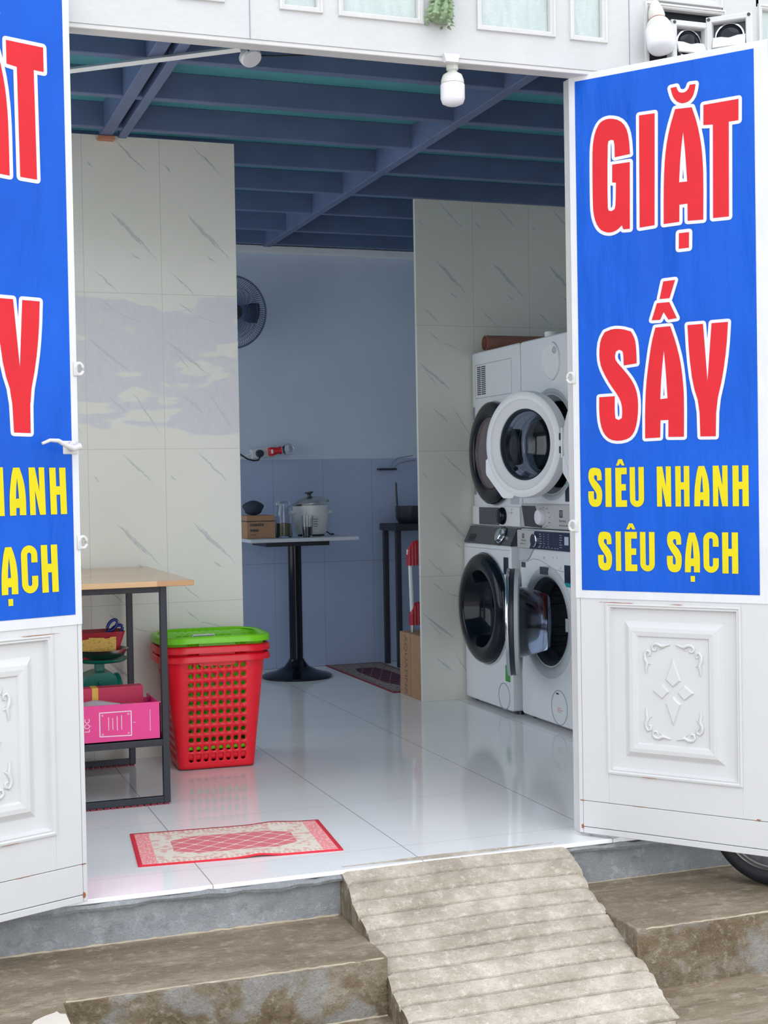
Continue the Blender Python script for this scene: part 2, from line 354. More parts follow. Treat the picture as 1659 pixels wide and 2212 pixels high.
# ------------------------------------------------------------------ mesh builder
class B:
    def __init__(s): s.bm = bmesh.new()
    def v(s, p): return s.bm.verts.new(p)
    def face(s, ps):
        try: return s.bm.faces.new([s.v(p) for p in ps])
        except ValueError: return None
    def box(s, x0, x1, y0, y1, z0, z1, bev=0.0, seg=2):
        n0 = len(s.bm.verts)
        r = bmesh.ops.create_cube(s.bm, size=1.0)
        bmesh.ops.scale(s.bm, vec=(abs(x1 - x0), abs(y1 - y0), abs(z1 - z0)), verts=r['verts'])
        bmesh.ops.translate(s.bm, vec=((x0 + x1) / 2, (y0 + y1) / 2, (z0 + z1) / 2), verts=r['verts'])
        if bev:
            es = list({e for v in r['verts'] for e in v.link_edges})
            bmesh.ops.bevel(s.bm, geom=es, offset=bev, segments=seg, affect='EDGES', profile=0.5)
        return s
    def hexa(s, pts):
        """8 corners: bottom 4 counter-clockwise, top 4"""
        vs = [s.v(p) for p in pts]
        for f in ((3, 2, 1, 0), (4, 5, 6, 7), (0, 1, 5, 4), (1, 2, 6, 5), (2, 3, 7, 6), (3, 0, 4, 7)):
            s.bm.faces.new([vs[i] for i in f])
        return s
    def lathe(s, prof, mat=None, n=40, closed=False, arc=2 * PI):
        """prof: (r, h) about local Z"""
        mat = mat or Matrix.Identity(4); full = arc > 6.28
        rings = []; cnt = n if full else n + 1
        for r, h in prof:
            if r < 1e-6: rings.append([s.v(mat @ Vector((0, 0, h)))])
            else: rings.append([s.v(mat @ Vector((r * math.cos(arc * i / n), r * math.sin(arc * i / n), h))) for i in range(cnt)])
        pr = list(zip(rings, rings[1:])) + ([(rings[-1], rings[0])] if closed else [])
        for a, b in pr:
            for i in range(n):
                j = (i + 1) % cnt if full else i + 1
                if len(a) == 1 and len(b) == 1: continue
                if len(a) == 1: s.bm.faces.new((a[0], b[j], b[i]))
                elif len(b) == 1: s.bm.faces.new((a[i], a[j], b[0]))
                else: s.bm.faces.new((a[i], a[j], b[j], b[i]))
        return s
    def cyl(s, p0, p1, r0, r1=None, n=16):
        p0, p1 = Vector(p0), Vector(p1); r1 = r0 if r1 is None else r1
        q = (p1 - p0).to_track_quat('Z', 'Y').to_matrix().to_4x4(); q.translation = p0
        L = (p1 - p0).length
        return s.lathe([(0, 0), (r0, 0), (r1, L), (0, L)], q, n)
    def tube(s, pts, r, n=8, cyc=False, up=(0, 0, 1)):
        pts = [Vector(p) for p in pts]; N = len(pts); rad = r if isinstance(r, (list, tuple)) else [r] * N
        rings = []; up = Vector(up)
        for i, p in enumerate(pts):
            a = pts[(i - 1) % N] if (cyc or i) else p; b = pts[(i + 1) % N] if (cyc or i < N - 1) else p
            t = (b - a).normalized()
            u = t.cross(up)
            if u.length < 1e-3: u = t.cross(Vector((0, 1, 0)))
            u.normalize(); w_ = t.cross(u)
            rings.append([s.v(p + (u * math.cos(2 * PI * k / n) + w_ * math.sin(2 * PI * k / n)) * rad[i]) for k in range(n)])
        pr = list(zip(rings, rings[1:])) + ([(rings[-1], rings[0])] if cyc else [])
        for a, b in pr:
            for k in range(n):
                s.bm.faces.new((a[k], a[(k + 1) % n], b[(k + 1) % n], b[k]))
        if not cyc:
            s.bm.faces.new(rings[0][::-1]); s.bm.faces.new(rings[-1])
        return s
    def poly(s, loops, fn):
        """flat polygon with holes; fn maps 2D to 3D"""
        L = [[Vector((a, b, 0)) for a, b in lp] for lp in loops]
        flat = [p for lp in L for p in lp]
        vs = [s.v(fn(p.x, p.y)) for p in flat]
        for t in tessellate_polygon(L):
            try: s.bm.faces.new([vs[i] for i in t])
            except ValueError: pass
        return s
    def prism(s, loop, fn, d):
        """extruded polygon; fn(a, b, h)"""
        a = [s.v(fn(x, y, 0)) for x, y in loop]; b = [s.v(fn(x, y, d)) for x, y in loop]
        n = len(loop)
        L = [[Vector((x, y, 0)) for x, y in loop]]
        for t in tessellate_polygon(L):
            try: s.bm.faces.new([a[i] for i in t]); s.bm.faces.new([b[i] for i in reversed(t)])
            except ValueError: pass
        for i in range(n): s.bm.faces.new((a[i], a[(i + 1) % n], b[(i + 1) % n], b[i]))
        return s
    def layer(s, ps, lift, i):
        """overlapping print pieces each get their own hair-thin level"""
        q = Vector(lift) * ((i * 0.618) % 1.0); s.face([Vector(p) + q for p in ps])
    def ribbon(s, loop, wd, fn, close=True, lift=(0, -0.0004, 0)):
        """flat band of half width wd along a 2D loop with round joints"""
        n = len(loop)
        for i in range(n if close else n - 1):
            (x0, y0), (x1, y1) = loop[i], loop[(i + 1) % n]
            l = math.hypot(x1 - x0, y1 - y0)
            if l < 1e-9: continue
            a, b = -(y1 - y0) / l * wd, (x1 - x0) / l * wd
            s.layer([fn(x0 + a, y0 + b), fn(x0 - a, y0 - b), fn(x1 - a, y1 - b), fn(x1 + a, y1 + b)], lift, i)
        for i, (x0, y0) in enumerate(loop):
            s.layer([fn(x0 + wd * math.cos(2 * PI * k / 12), y0 + wd * math.sin(2 * PI * k / 12)) for k in range(12)], lift, i + 0.5)
        return s

WM = {}
def wmat(o): return WM.get(o.name, Matrix.Identity(4))
def obj(name, b, mat, parent=None, world=False, smooth=0, kind=None, label=None):
    """link a builder as ONE mesh object. world=True: coordinates are world and get moved into the parent's frame"""
    me = bpy.data.meshes.new(name)
    bmesh.ops.recalc_face_normals(b.bm, faces=b.bm.faces)
    if world and parent: b.bm.transform(wmat(parent).inverted())
    b.bm.to_mesh(me); b.bm.free()
    o = bpy.data.objects.new(name, me); COL.objects.link(o)
    for mm in (mat if isinstance(mat, list) else [mat]): me.materials.append(M[mm] if isinstance(mm, str) else mm)
    if smooth:
        for p in me.polygons: p.use_smooth = True
        me.set_sharp_from_angle(angle=math.radians(smooth))
    if parent: o.parent = parent; WM[o.name] = wmat(parent)
    if kind: o['kind'] = kind
    if label: o['label'] = label
    return o
def tag(o, label, cat, group=None):
    o['label'] = label; o['category'] = cat
    if group: o['group'] = group
    return o
def thing(name, label, cat, loc=(0, 0, 0), rotz=0.0, group=None, mw=None, kind=None):
    o = bpy.data.objects.new(name, None); COL.objects.link(o); o.empty_display_size = 0.05
    mt = mw or (Matrix.Translation(loc) @ Matrix.Rotation(rotz, 4, 'Z'))
    o.matrix_world = mt; WM[o.name] = mt.copy()
    if kind: o['kind'] = kind
    if label: tag(o, label, cat, group)
    return o
def solo(name, b, mat, label, cat, loc=(0, 0, 0), rotz=0.0, group=None, smooth=0, world=True):
    """a thing that is one mesh; world coordinates moved to its own origin"""
    mt = Matrix.Translation(loc) @ Matrix.Rotation(rotz, 4, 'Z')
    if world: b.bm.transform(mt.inverted())
    o = obj(name, b, mat, smooth=smooth); o.matrix_world = mt; WM[o.name] = mt.copy()
    return tag(o, label, cat, group)
def struct(name, b, mat, parent=None, smooth=0):
    return obj(name, b, mat, parent, world=bool(parent), smooth=smooth, kind=None if parent else 'structure')
def copy_tree(o, loc, label, group=None):
    c = o.copy(); COL.objects.link(c); c.location = loc; c['label'] = label
    if group: c['group'] = group
    for ch in o.children:
        d = ch.copy(); COL.objects.link(d); d.parent = c
        for g in ch.children:
            h = g.copy(); COL.objects.link(h); h.parent = d
    return c
def axis(p, d, up=(0, 0, 1)):
    """matrix whose Z looks along d, at p"""
    d = Vector(d).normalized(); u = Vector(up)
    xa = u.cross(d)
    if xa.length < 1e-4: xa = Vector((1, 0, 0))
    xa.normalize(); ya = d.cross(xa)
    mm = Matrix.Identity(4)
    for i in range(3): mm[i][0] = xa[i]; mm[i][1] = ya[i]; mm[i][2] = d[i]
    mm.translation = Vector(p); return mm
def text_into(b, s, size, fn, extr=None):
    """built-in font outlines triangulated into the builder; fn maps (x, y) in metres, returns width"""
    cu = bpy.data.curves.new('lettering_source', 'FONT'); cu.body = s; cu.size = size; cu.resolution_u = 3
    to = bpy.data.objects.new('lettering_source', cu); COL.objects.link(to)
    dg = bpy.context.evaluated_depsgraph_get(); me = to.evaluated_get(dg).to_mesh()
    mx = 0
    vs = []
    for v in me.vertices:
        mx = max(mx, v.co.x); vs.append(b.v(fn(v.co.x, v.co.y)))
    for p in me.polygons:
        try: b.bm.faces.new([vs[i] for i in p.vertices])
        except ValueError: pass
    to.evaluated_get(dg).to_mesh_clear()
    bpy.data.objects.remove(to); bpy.data.curves.remove(cu)
    return mx
# ------------------------------------------------------------------ the setting
def slab(name, x0, x1, y0, y1, z0, z1, top, side, cell=0.05, rough=0.003, edge=0.006):
    """cast block with a softly uneven surface and worn edges"""
    b = B(); b.box(x0, x1, y0, y1, z0, z1, edge, 2)
    o = struct(name, b, [top, side])
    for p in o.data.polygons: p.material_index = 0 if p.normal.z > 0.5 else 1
    return o

def frame_rect(b, u0, u1, z0, z1, prof, fn, fill=False):
    loops = []
    for ins, h in prof:
        loops.append([b.v(fn(u, z, h)) for u, z in ((u0 + ins, z0 + ins), (u1 - ins, z0 + ins), (u1 - ins, z1 - ins), (u0 + ins, z1 - ins))])
    for a, c in zip(loops, loops[1:]):
        for i in range(4): b.bm.faces.new((a[i], a[(i + 1) % 4], c[(i + 1) % 4], c[i]))
    if fill: b.bm.faces.new(loops[-1])
    return b

floor = struct('floor', B().box(-0.4, 3.62, 3.985, 8.52, -0.014, 0.0, 0.002, 1), 'floor')
rb = B().box(-1.2, 3.9, 4.0, 4.4, -0.62, -0.0145, 0.006, 2)
struct('threshold_riser', rb, 'conc_grey')
b = B()
n = 90                                             # crumbling mortar lip under the tile edge
pts = []
for i in range(n + 1):
    x = -1.1 + 4.9 * i / n
    pts.append((x, 3.992 + random.uniform(-0.004, 0.004), -0.024 + random.uniform(-0.006, 0.003)))
b.tube(pts, [0.012 + random.uniform(-0.004, 0.004) for _ in pts], 7)
struct('mortar_lip', b, 'conc_grey', smooth=40)

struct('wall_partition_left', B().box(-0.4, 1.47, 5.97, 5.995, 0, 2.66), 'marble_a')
struct('wall_partition_right', B().box(2.657, 3.62, 6.862, 6.886, 0, 2.66), 'marble_b')
struct('wall_back', B().box(-0.4, 3.7, 8.5, 8.58, 0, 2.9), 'back_wall')
struct('trim_1', B().box(-0.4, 3.62, 8.44, 8.5, 2.615, 2.66, 0.004), 'inner_paint')
b = B()
ADDED_WIN = [(4.20, 5.90), (6.15, 8.40)]                   # unseen openings added in the left side wall to brighten the interior
for y0, y1, z0, z1 in ((4.05, 8.58, 0, 0.45), (4.05, 8.58, 2.60, 2.9), (4.05, 4.20, 0.45, 2.60), (5.90, 6.15, 0.45, 2.60), (8.40, 8.58, 0.45, 2.60)): b.box(-0.48, -0.4, y0, y1, z0, z1)
struct('wall_left', b, 'inner_paint')
for i, (y0, y1) in enumerate(ADDED_WIN):
    f = frame_rect(B(), y0, y1, 0.45, 2.60, [(0, 0.0), (0, -0.012), (0.03, -0.012), (0.03, 0.085), (0, 0.085)], lambda u, z, h: (-0.4 - h, u, z))
    f.box(-0.45, -0.42, (y0 + y1) / 2 - 0.015, (y0 + y1) / 2 + 0.015, 0.48, 2.57)
    struct('window_%d' % (8 + i), f, 'door_edge')  # unseen windows, added to bring in extra daylight
struct('wall_right', B().box(3.62, 3.7, 4.05, 8.58, 0, 2.9), 'inner_paint')
ceil = struct('ceiling', B().box(-0.48, 3.7, 4.05, 8.58, 2.765, 2.86), 'deck')
for y in (4.35, 4.853, 5.35, 5.835, 6.33, 6.84, 7.375, 7.915, 8.38):
    o = struct('joist', B().box(-0.4, 3.62, y, y + 0.042, 2.66, 2.766, 0.003, 1), 'steel_dark', ceil)
for x0, x1 in ((0.888, 0.938), (0.965, 1.003)):
    struct('beam', B().box(x0, x1, 4.06, 5.985, 2.652, 2.7655, 0.003, 1), 'steel_dark', ceil)
struct('beam', B().box(2.252, 2.30, 4.06, 8.45, 2.650, 2.7655, 0.003, 1), 'steel_dark', ceil)

# white steel shopfront above and beside the opening
H0 = 2.48
PAN = [(0.82, 0.965, 2.575), (1.129, 1.265, 2.572), (1.312, 1.589, 2.570), (1.765, 2.038, 2.571), (2.088, 2.224, 2.569)]
fac = lambda u, z, h: (u, 4.0 + h, z)
b = B()
ed = [-0.5] + [e for p in PAN for e in (p[0] + 0.012, p[1] - 0.012)] + [2.375]
for i in range(0, len(ed), 2): b.box(ed[i], ed[i + 1], 4.0, 4.05, H0, 3.25)
for x0, x1, z0 in PAN: b.box(x0 + 0.012, x1 - 0.012, 4.0, 4.05, H0, z0 + 0.012)
b.box(2.374, 2.66, 4.0, 4.05, H0, 2.50); b.box(2.374, 2.66, 4.0, 4.05, 2.705, 3.25); b.box(2.655, 2.80, 4.0, 4.05, H0, 3.25)
b.box(2.79, 3.2, 4.0, 4.05, H0, 2.56); b.box(2.79, 3.2, 4.0, 4.05, 2.745, 3.25); b.box(3.15, 3.8, 4.0, 4.05, H0, 3.25)
struct('wall_front', b, 'paint_white')
struct('wall_front_left', B().box(-1.2, 0.47, 4.01, 4.05, -0.03, H0), 'paint_white')
struct('wall_front_right', B().box(2.165, 3.9, 4.085, 4.125, -0.03, H0 + 0.02), 'paint_white')
struct('trim_2', B().box(0.44, 2.2, 4.003, 4.062, H0 - 0.014, H0 + 0.001, 0.003), 'door_edge')
struct('trim_3', B().box(2.135, 2.18, 4.085, 4.14, 0.0, H0, 0.003), 'door_edge')
struct('trim_4', B().box(0.45, 0.49, 4.003, 4.06, 0.0, H0, 0.003), 'door_edge')
for x in (1.04, 2.305): struct('trim_5', B().box(x - 0.0012, x + 0.0012, 3.9985, 4.001, H0, 3.25), 'line_grey')
PROF = [(0, 0.001), (0.002, -0.008), (0.008, -0.009), (0.010, -0.005), (0.014, -0.006), (0.018, -0.002), (0.020, 0.012)]
for i, (x0, x1, z0) in enumerate(PAN + [(2.795, 3.16, 2.55)]):
    top = 3.2 if i < 5 else 2.755
    f = struct('window_%d' % (i + 1), frame_rect(B(), x0, x1, z0, top, PROF, fac), 'door_edge')
    struct('pane', B().box(x0 + 0.006, x1 - 0.006, 4.014, 4.02, z0 + 0.006, top - 0.006), 'pane', f)
f = struct('window_7', frame_rect(B(), 2.36, 2.67, 2.50, 2.72, PROF, fac), 'door_edge')
struct('dark_backing', B().box(2.376, 2.654, 4.03, 4.036, 2.49, 2.706), 'dark_inside', f)
struct('trim_6', frame_rect(B(), 2.40, 2.655, 2.722, 3.2, [(0, 0.001), (0.002, -0.012), (0.008, -0.013), (0.011, -0.007), (0.017, -0.008), (0.02, -0.003), (0.026, 0.002)], fac), 'door_edge')

# outside: steps, ramp, street
slab('entrance_step', -1.2, 1.275, 3.592, 4.01, -0.62, -0.14, 'conc_step', 'conc_riser')
slab('entrance_step', -1.2, 0.397, 2.9, 3.60, -0.62, -0.141, 'conc_step', 'conc_riser')
slab('entrance_step', 0.39, 1.30, 3.1, 3.60, -0.62, -0.302, 'conc_step', 'conc_riser')
slab('entrance_step', 2.02, 3.9, 3.532, 4.01, -0.62, -0.14, 'conc_step', 'conc_riser')
slab('entrance_step', 2.0, 3.9, 2.9, 3.54, -0.62, -0.322, 'conc_step', 'conc_riser')
struct('street', B().box(-14, 16, -12, 3.2, -0.7, -0.5), 'street')

def lip(name, pts, r, mat='worn_lip'):
    b = B(); out = []
    for (x0, y0, z0), (x1, y1, z1) in zip(pts, pts[1:]):
        n_ = max(4, int(math.hypot(x1 - x0, y1 - y0) / 0.02))
        for i in range(n_): t = i / n_; out.append((x0 + (x1 - x0) * t, y0 + (y1 - y0) * t + random.uniform(-0.0015, 0.0015), z0 + (z1 - z0) * t + random.uniform(-0.001, 0.001)))
    out.append(pts[-1]); b.tube(out, [r * random.uniform(0.55, 1.25) for _ in out], 6)
    return struct(name, b, mat, smooth=60)
lip('step_lip', [(0.402, 3.594, -0.1425), (1.262, 3.594, -0.1425)], 0.0032)
lip('step_lip', [(2.05, 3.534, -0.1425), (3.6, 3.534, -0.1425)], 0.003)
lip('mortar_seam', [(-0.6, 3.998, -0.139), (1.262, 3.998, -0.139)], 0.005)
lip('mortar_seam', [(2.04, 3.998, -0.139), (3.6, 3.998, -0.139)], 0.003)
lip('mortar_seam', [(0.40, 3.590, -0.301), (1.27, 3.590, -0.301)], 0.004)
b = B(); b.prism([(0.300, 3.40), (0.293, 3.444), (0.314, 3.489), (0.339, 3.51), (0.366, 3.525), (0.372, 3.532), (0.378, 3.512), (0.391, 3.505), (0.394, 3.437), (0.390, 3.40)], lambda x, y, d: (x, y, -0.1415 + d), 0.004)
struct('cement_patch', b, P('pale_cement_patch', (206, 196, 186), 0.85, var=0.05))
def ramp():
    b = B()
    key = [(4.02, 0.004), (3.985, -0.004), (3.81, -0.100), (3.60, -0.186), (3.40, -0.278), (2.95, -0.50)]
    def zz(y):
        for (y0, z0), (y1, z1) in zip(key, key[1:]):
            if y1 <= y <= y0: return z0 + (z1 - z0) * (y0 - y) / (y0 - y1)
        return key[-1][1]
    prof = [(4.02, 0.003), (3.985, -0.004)]
    y = 3.945; step = 0.057; k = 0
    while y > 2.98:
        for f, h in ((0, 0.0), (0.0016, -0.010), (0.006, -0.0095), (0.0085, -0.0005), (0.012, 0.0025), (0.020, 0.004), (0.034, 0.0035), (0.046, 0.0025)): prof.append((y - f, zz(y - f) + h))
        k += 1; y -= step + 0.004 * math.sin(k * 2.1)
    nx = 46; rows = []
    for (yy, z) in prof:
        row = []
        for i in range(nx + 1):
            t = i / nx
            xl = 1.27 + 0.004 * math.sin(yy * 37); xr = 2.03 + 0.005 * math.sin(yy * 29 + 1) + 0.002 * math.sin(yy * 131)
            x = xl + (xr - xl) * t
            dz = 0.002 * math.sin(x * 9 + yy * 3) + random.uniform(-0.0005, 0.0005)
            if t < 0.02: dz -= 0.006
            if t > 0.975: dz -= 0.010 * ((t - 0.975) / 0.025)
            row.append(b.v((x, yy + 0.003 * math.sin(x * 6 + yy * 9) * min(1, (4.0 - min(yy, 4.0)) * 8), z + dz)))
        rows.append(row)
    for a, c in zip(rows, rows[1:]):
        for i in range(nx): b.bm.faces.new((a[i], c[i], c[i + 1], a[i + 1])).material_index = 0
    for side in (0, nx):
        low = [b.v((r[side].co.x, r[side].co.y, -0.62)) for r in rows]
        for i in range(len(rows) - 1):
            b.bm.faces.new((rows[i][side], rows[i + 1][side], low[i + 1], low[i])).material_index = 1
    return struct('concrete_ramp', b, ['conc_ramp', 'conc_riser'], smooth=28)
ramp()

# ------------------------------------------------------------------ folding doors with their banners
def door_fn(mt): return lambda u, z, h: (u, h, z)
def build_door(name, org, d, sgn, off, top=2.474):
    """local x along the leaf, local y into the leaf, -y towards the street. sgn -1: leaf runs to the left of its origin"""
    mt = Matrix.Identity(4)
    mt[0][0], mt[1][0] = d; mt[0][1], mt[1][1] = -d[1], d[0]
    mt.translation = Vector(org)
    U = lambda a: sgn * a
    b = B()
    def bx(a, c, z0, z1, y0=0.0, y1=0.034, bev=0.0015): b.box(U(a), U(c), y0, y1, z0, z1, bev, 1)
    a0, a1, r0, r1 = off
    bx(a0 + 0.0145, r0, 0.119, top); bx(r1, a1, 0.119, top); bx(a0, a0 + 0.0135, 0.012, top)
    bx(r0 - 0.001, r1 + 0.001, 0.119, 0.219); bx(r0 - 0.001, r1 + 0.001, 0.768, top)
    bx(a0 + 0.0145, a1, 0.0335, 0.1175); bx(a0 + 0.0145, a1, 0.012, 0.0315)
    bx(a0 + 0.005, a1 - 0.005, 0.016, top - 0.004, 0.013, 0.030, 0)
    o = obj(name, b, 'door_white'); o.matrix_world = mt; o['kind'] = 'structure'; WM[o.name] = mt.copy()
    lo, hi = sorted((U(r0), U(r1)))
    fn = lambda u, z, h: (u, h, z)
    pb = frame_rect(B(), lo - 0.003, hi + 0.003, 0.216, 0.771, [(0, 0.001), (0.001, -0.006), (0.007, -0.007), (0.011, -0.003), (0.015, -0.004), (0.019, 0.006), (0.022, 0.011), (0.058, 0.0115),
                    (0.062, 0.010), (0.078, -0.001), (0.090, -0.002), (0.104, 0.0), (0.109, 0.006)], fn, True)
    obj('embossed_panel', pb, 'door_white', o)
    cu, cz = (lo + hi) / 2, 0.4935
    hb = 0.006
    c = B()
    def kite(p):
        mxx = sum(q[0] for q in p) / 4; mz = sum(q[1] for q in p) / 4
        base = [c.v((cu + x, hb + 0.001, cz + z)) for x, z in p]; tp = [c.v((cu + mxx + (x - mxx) * 0.78, hb - 0.006, cz + mz + (z - mz) * 0.78)) for x, z in p]
        for i in range(4): c.bm.faces.new((base[i], base[(i + 1) % 4], tp[(i + 1) % 4], tp[i]))
        c.bm.faces.new(tp)
    kite([(0, 0.112), (0.027, 0.036), (0, 0.012), (-0.027, 0.036)]); kite([(0, -0.112), (0.027, -0.036), (0, -0.012), (-0.027, -0.036)])
    kite([(-0.070, 0), (-0.036, 0.026), (-0.012, 0), (-0.036, -0.026)]); kite([(0.070, 0), (0.036, 0.026), (0.012, 0), (0.036, -0.026)])
    obj('diamond_ornament', c, 'door_white', o)
    s1 = [(-0.010, 0.150), (-0.024, 0.146), (-0.036, 0.143), (-0.050, 0.150), (-0.062, 0.149), (-0.070, 0.140), (-0.066, 0.129), (-0.056, 0.129), (-0.054, 0.137)]
    s2 = [(-0.090, 0.056), (-0.090, 0.072), (-0.086, 0.088), (-0.093, 0.102), (-0.093, 0.118), (-0.086, 0.128), (-0.076, 0.124), (-0.076, 0.113), (-0.083, 0.111)]
    rr = [0.0030, 0.0050, 0.0068, 0.0066, 0.0056, 0.005, 0.0046, 0.004, 0.003]
    for mx_ in (1, -1):
        for mz_ in (1, -1):
            q = B()
            for sp in (s1, s2): q.tube([(cu + x * mx_, hb - 0.001, cz + z * mz_) for x, z in sp], rr, 8, False, (0, 1, 0))
            q.tube([(cu - 0.030 * mx_, hb - 0.001, cz + 0.143 * mz_), (cu - 0.046 * mx_, hb - 0.001, cz + 0.131 * mz_)], [0.005, 0.001], 6, False, (0, 1, 0))
            q.tube([(cu - 0.088 * mx_, hb - 0.001, cz + 0.09 * mz_), (cu - 0.074 * mx_, hb - 0.001, cz + 0.083 * mz_)], [0.005, 0.001], 6, False, (0, 1, 0))
            obj('scroll_ornament', q, 'door_white', o, smooth=60)
    for z in (1.499, 1.017):
        rg = B(); ring = [(U(a0) - sgn * 0.006 + 0.0125 * math.cos(2 * PI * i / 20), -0.004, z + 0.016 * math.sin(2 * PI * i / 20)) for i in range(20)]
        rg.tube(ring, 0.0052, 8, True); rg.box(U(a0), U(a0 + 0.012), -0.008, 0.001, z - 0.02, z + 0.02, 0.002)
        obj('bolt_ring', rg, 'door_edge', o, smooth=50)
    st = B()
    for (a, z, w_, h_) in ((a0 + 0.012, 0.119, 0.018, 0.004), (a0 + 0.012, 0.0325, 0.010, 0.016), (r0 + 0.10, 0.119, 0.06, 0.002), (r1 + 0.05, 0.122, 0.016, 0.006), (r0 + 0.04, 0.7705, 0.14, 0.0025), (r0 + 0.24, 0.7705, 0.05, 0.002), (r0 + 0.14, 0.2165, 0.07, 0.002)):
        lp = [(U(a) + w_ / 2 * math.cos(t) * random.uniform(0.7, 1.1), z + h_ / 2 * math.sin(t) * random.uniform(0.6, 1.2)) for t in [2 * PI * i / 14 for i in range(14)]]
        st.face([(x, -0.0075 if z > 0.7 or 0.2 < z < 0.23 else -0.0009, zz_) for x, zz_ in lp])
    obj('rust_stain', st, 'rust', o)
    return o
aR = math.radians(-52.57327); aL = math.radians(22.89943)
doorR = build_door('door_2', (2.1137, 4.0646, 0.0), (math.cos(aR), math.sin(aR)), 1, (0.003, 0.662, 0.11, 0.551))
doorL = build_door('door_1', (0.494, 3.925, 0.0), (math.cos(aL), math.sin(aL)), -1, (-0.014, 0.645, 0.082, 0.523), 2.565)
hb_ = B()
hb_.box(-0.036, 0.010, -0.006, 0.0, 1.262, 1.300, 0.003)
hb_.lathe([(0, 0), (0.014, 0), (0.014, 0.016), (0.009, 0.02), (0.008, 0.045), (0, 0.047)], axis((-0.012, -0.006, 1.284), (0, -1, 0)), 20)
hb_.tube([(-0.008, -0.048, 1.283), (-0.030, -0.050, 1.277), (-0.052, -0.050, 1.286), (-0.076, -0.050, 1.298), (-0.100, -0.050, 1.299), (-0.124, -0.050, 1.290)], [0.010, 0.009, 0.007, 0.006, 0.005, 0.004], 10)
obj('lever_handle', hb_, 'door_edge', doorL, smooth=50, label='white curved lever handle')

WORD_1 = [[[(150,2315),(181,2304),(201,2281),(211,2246),(214,2193),(162,2190),(162,2229),(159,2244),(150,2247),(141,2244),(138,2228),(135,2035),(139,2024),(148,2021),(159,2026),(163,2040),(165,2109),(152,2112),(153,2168),(213,2168),(210,1958),(188,1959),(183,1972),(167,1959),(147,1953),(127,1956),(107,1968),(94,1990),(86,2020),(84,2062),(85,2207),(88,2248),(96,2280),(110,2305),(128,2314)]],[[(246,2309),(298,2308),(293,1960),(243,1958)]],[[(365,2310),(419,2307),(435,2257),(447,2195),(452,2135),(453,2076),(451,1959),(401,1961),(401,2014),(375,2014),(374,1961),(323,1960),(324,2052),(327,2132),(333,2192),(345,2251)],[(390,2236),(396,2171),(401,2082),(375,2083),(381,2173)]],[[(351,2377),(370,2378),(374,2366),(380,2359),(391,2356),(401,2358),(409,2366),(413,2377),(432,2376),(429,2357),(422,2338),(409,2326),(390,2323),(373,2330),(361,2344),(355,2359)]],[[(456,2308),(566,2309),(565,2245),(535,2245),(532,1959),(482,1960),(485,2244),(455,2247)]],[[(372,1926),(405,1926),(404,1878),(371,1878)]]]
WORD_2 = [[[(183,1528),(182,1563),(179,1574),(168,1579),(157,1574),(153,1559),(156,1544),(180,1517),(204,1488),(220,1460),(229,1429),(230,1384),(225,1343),(215,1313),(196,1294),(163,1288),(133,1293),(112,1312),(100,1343),(96,1384),(97,1431),(151,1432),(150,1382),(152,1361),(163,1355),(174,1361),(176,1381),(174,1406),(163,1432),(136,1469),(112,1511),(101,1542),(99,1578),(104,1614),(119,1638),(147,1647),(180,1644),(209,1634),(222,1610),(226,1580),(227,1532)]],[[(291,1640),(340,1641),(357,1591),(372,1531),(380,1461),(382,1402),(380,1295),(329,1296),(330,1349),(304,1349),(302,1295),(252,1294),(253,1383),(257,1458),(267,1532),(278,1596)],[(318,1566),(324,1494),(328,1417),(304,1415),(309,1495)]],[[(319,1782),(358,1783),(339,1728),(306,1728)]],[[(297,1716),(338,1716),(362,1664),(334,1662),(319,1686),(307,1663),(279,1664)]],[[(396,1640),(446,1640),(458,1464),(473,1640),(525,1640),(519,1560),(506,1474),(485,1390),(482,1293),(433,1294),(431,1392),(411,1455),(400,1549)]]]
LINE_1 = [('S',54,1078,103,1205),('I',114,1078,135,1203),('E',149,1078,188,1203),('c',152,1210,181,1230),('U',198,1077,246,1204),('N',289,1078,336,1204),('H',350,1078,396,1204),('A',411,1078,460,1203),('N',471,1078,518,1203),('H',533,1078,583,1202)]
LINE_2 = [('S',85,873,134,999),('I',147,873,165,999),('E',179,873,220,998),('c',184,1006,215,1025),('U',230,873,279,998),('S',319,872,368,1001),('A',378,873,427,997),('d',396,844,410,862),('C',438,873,487,999),('H',498,872,548,998)]

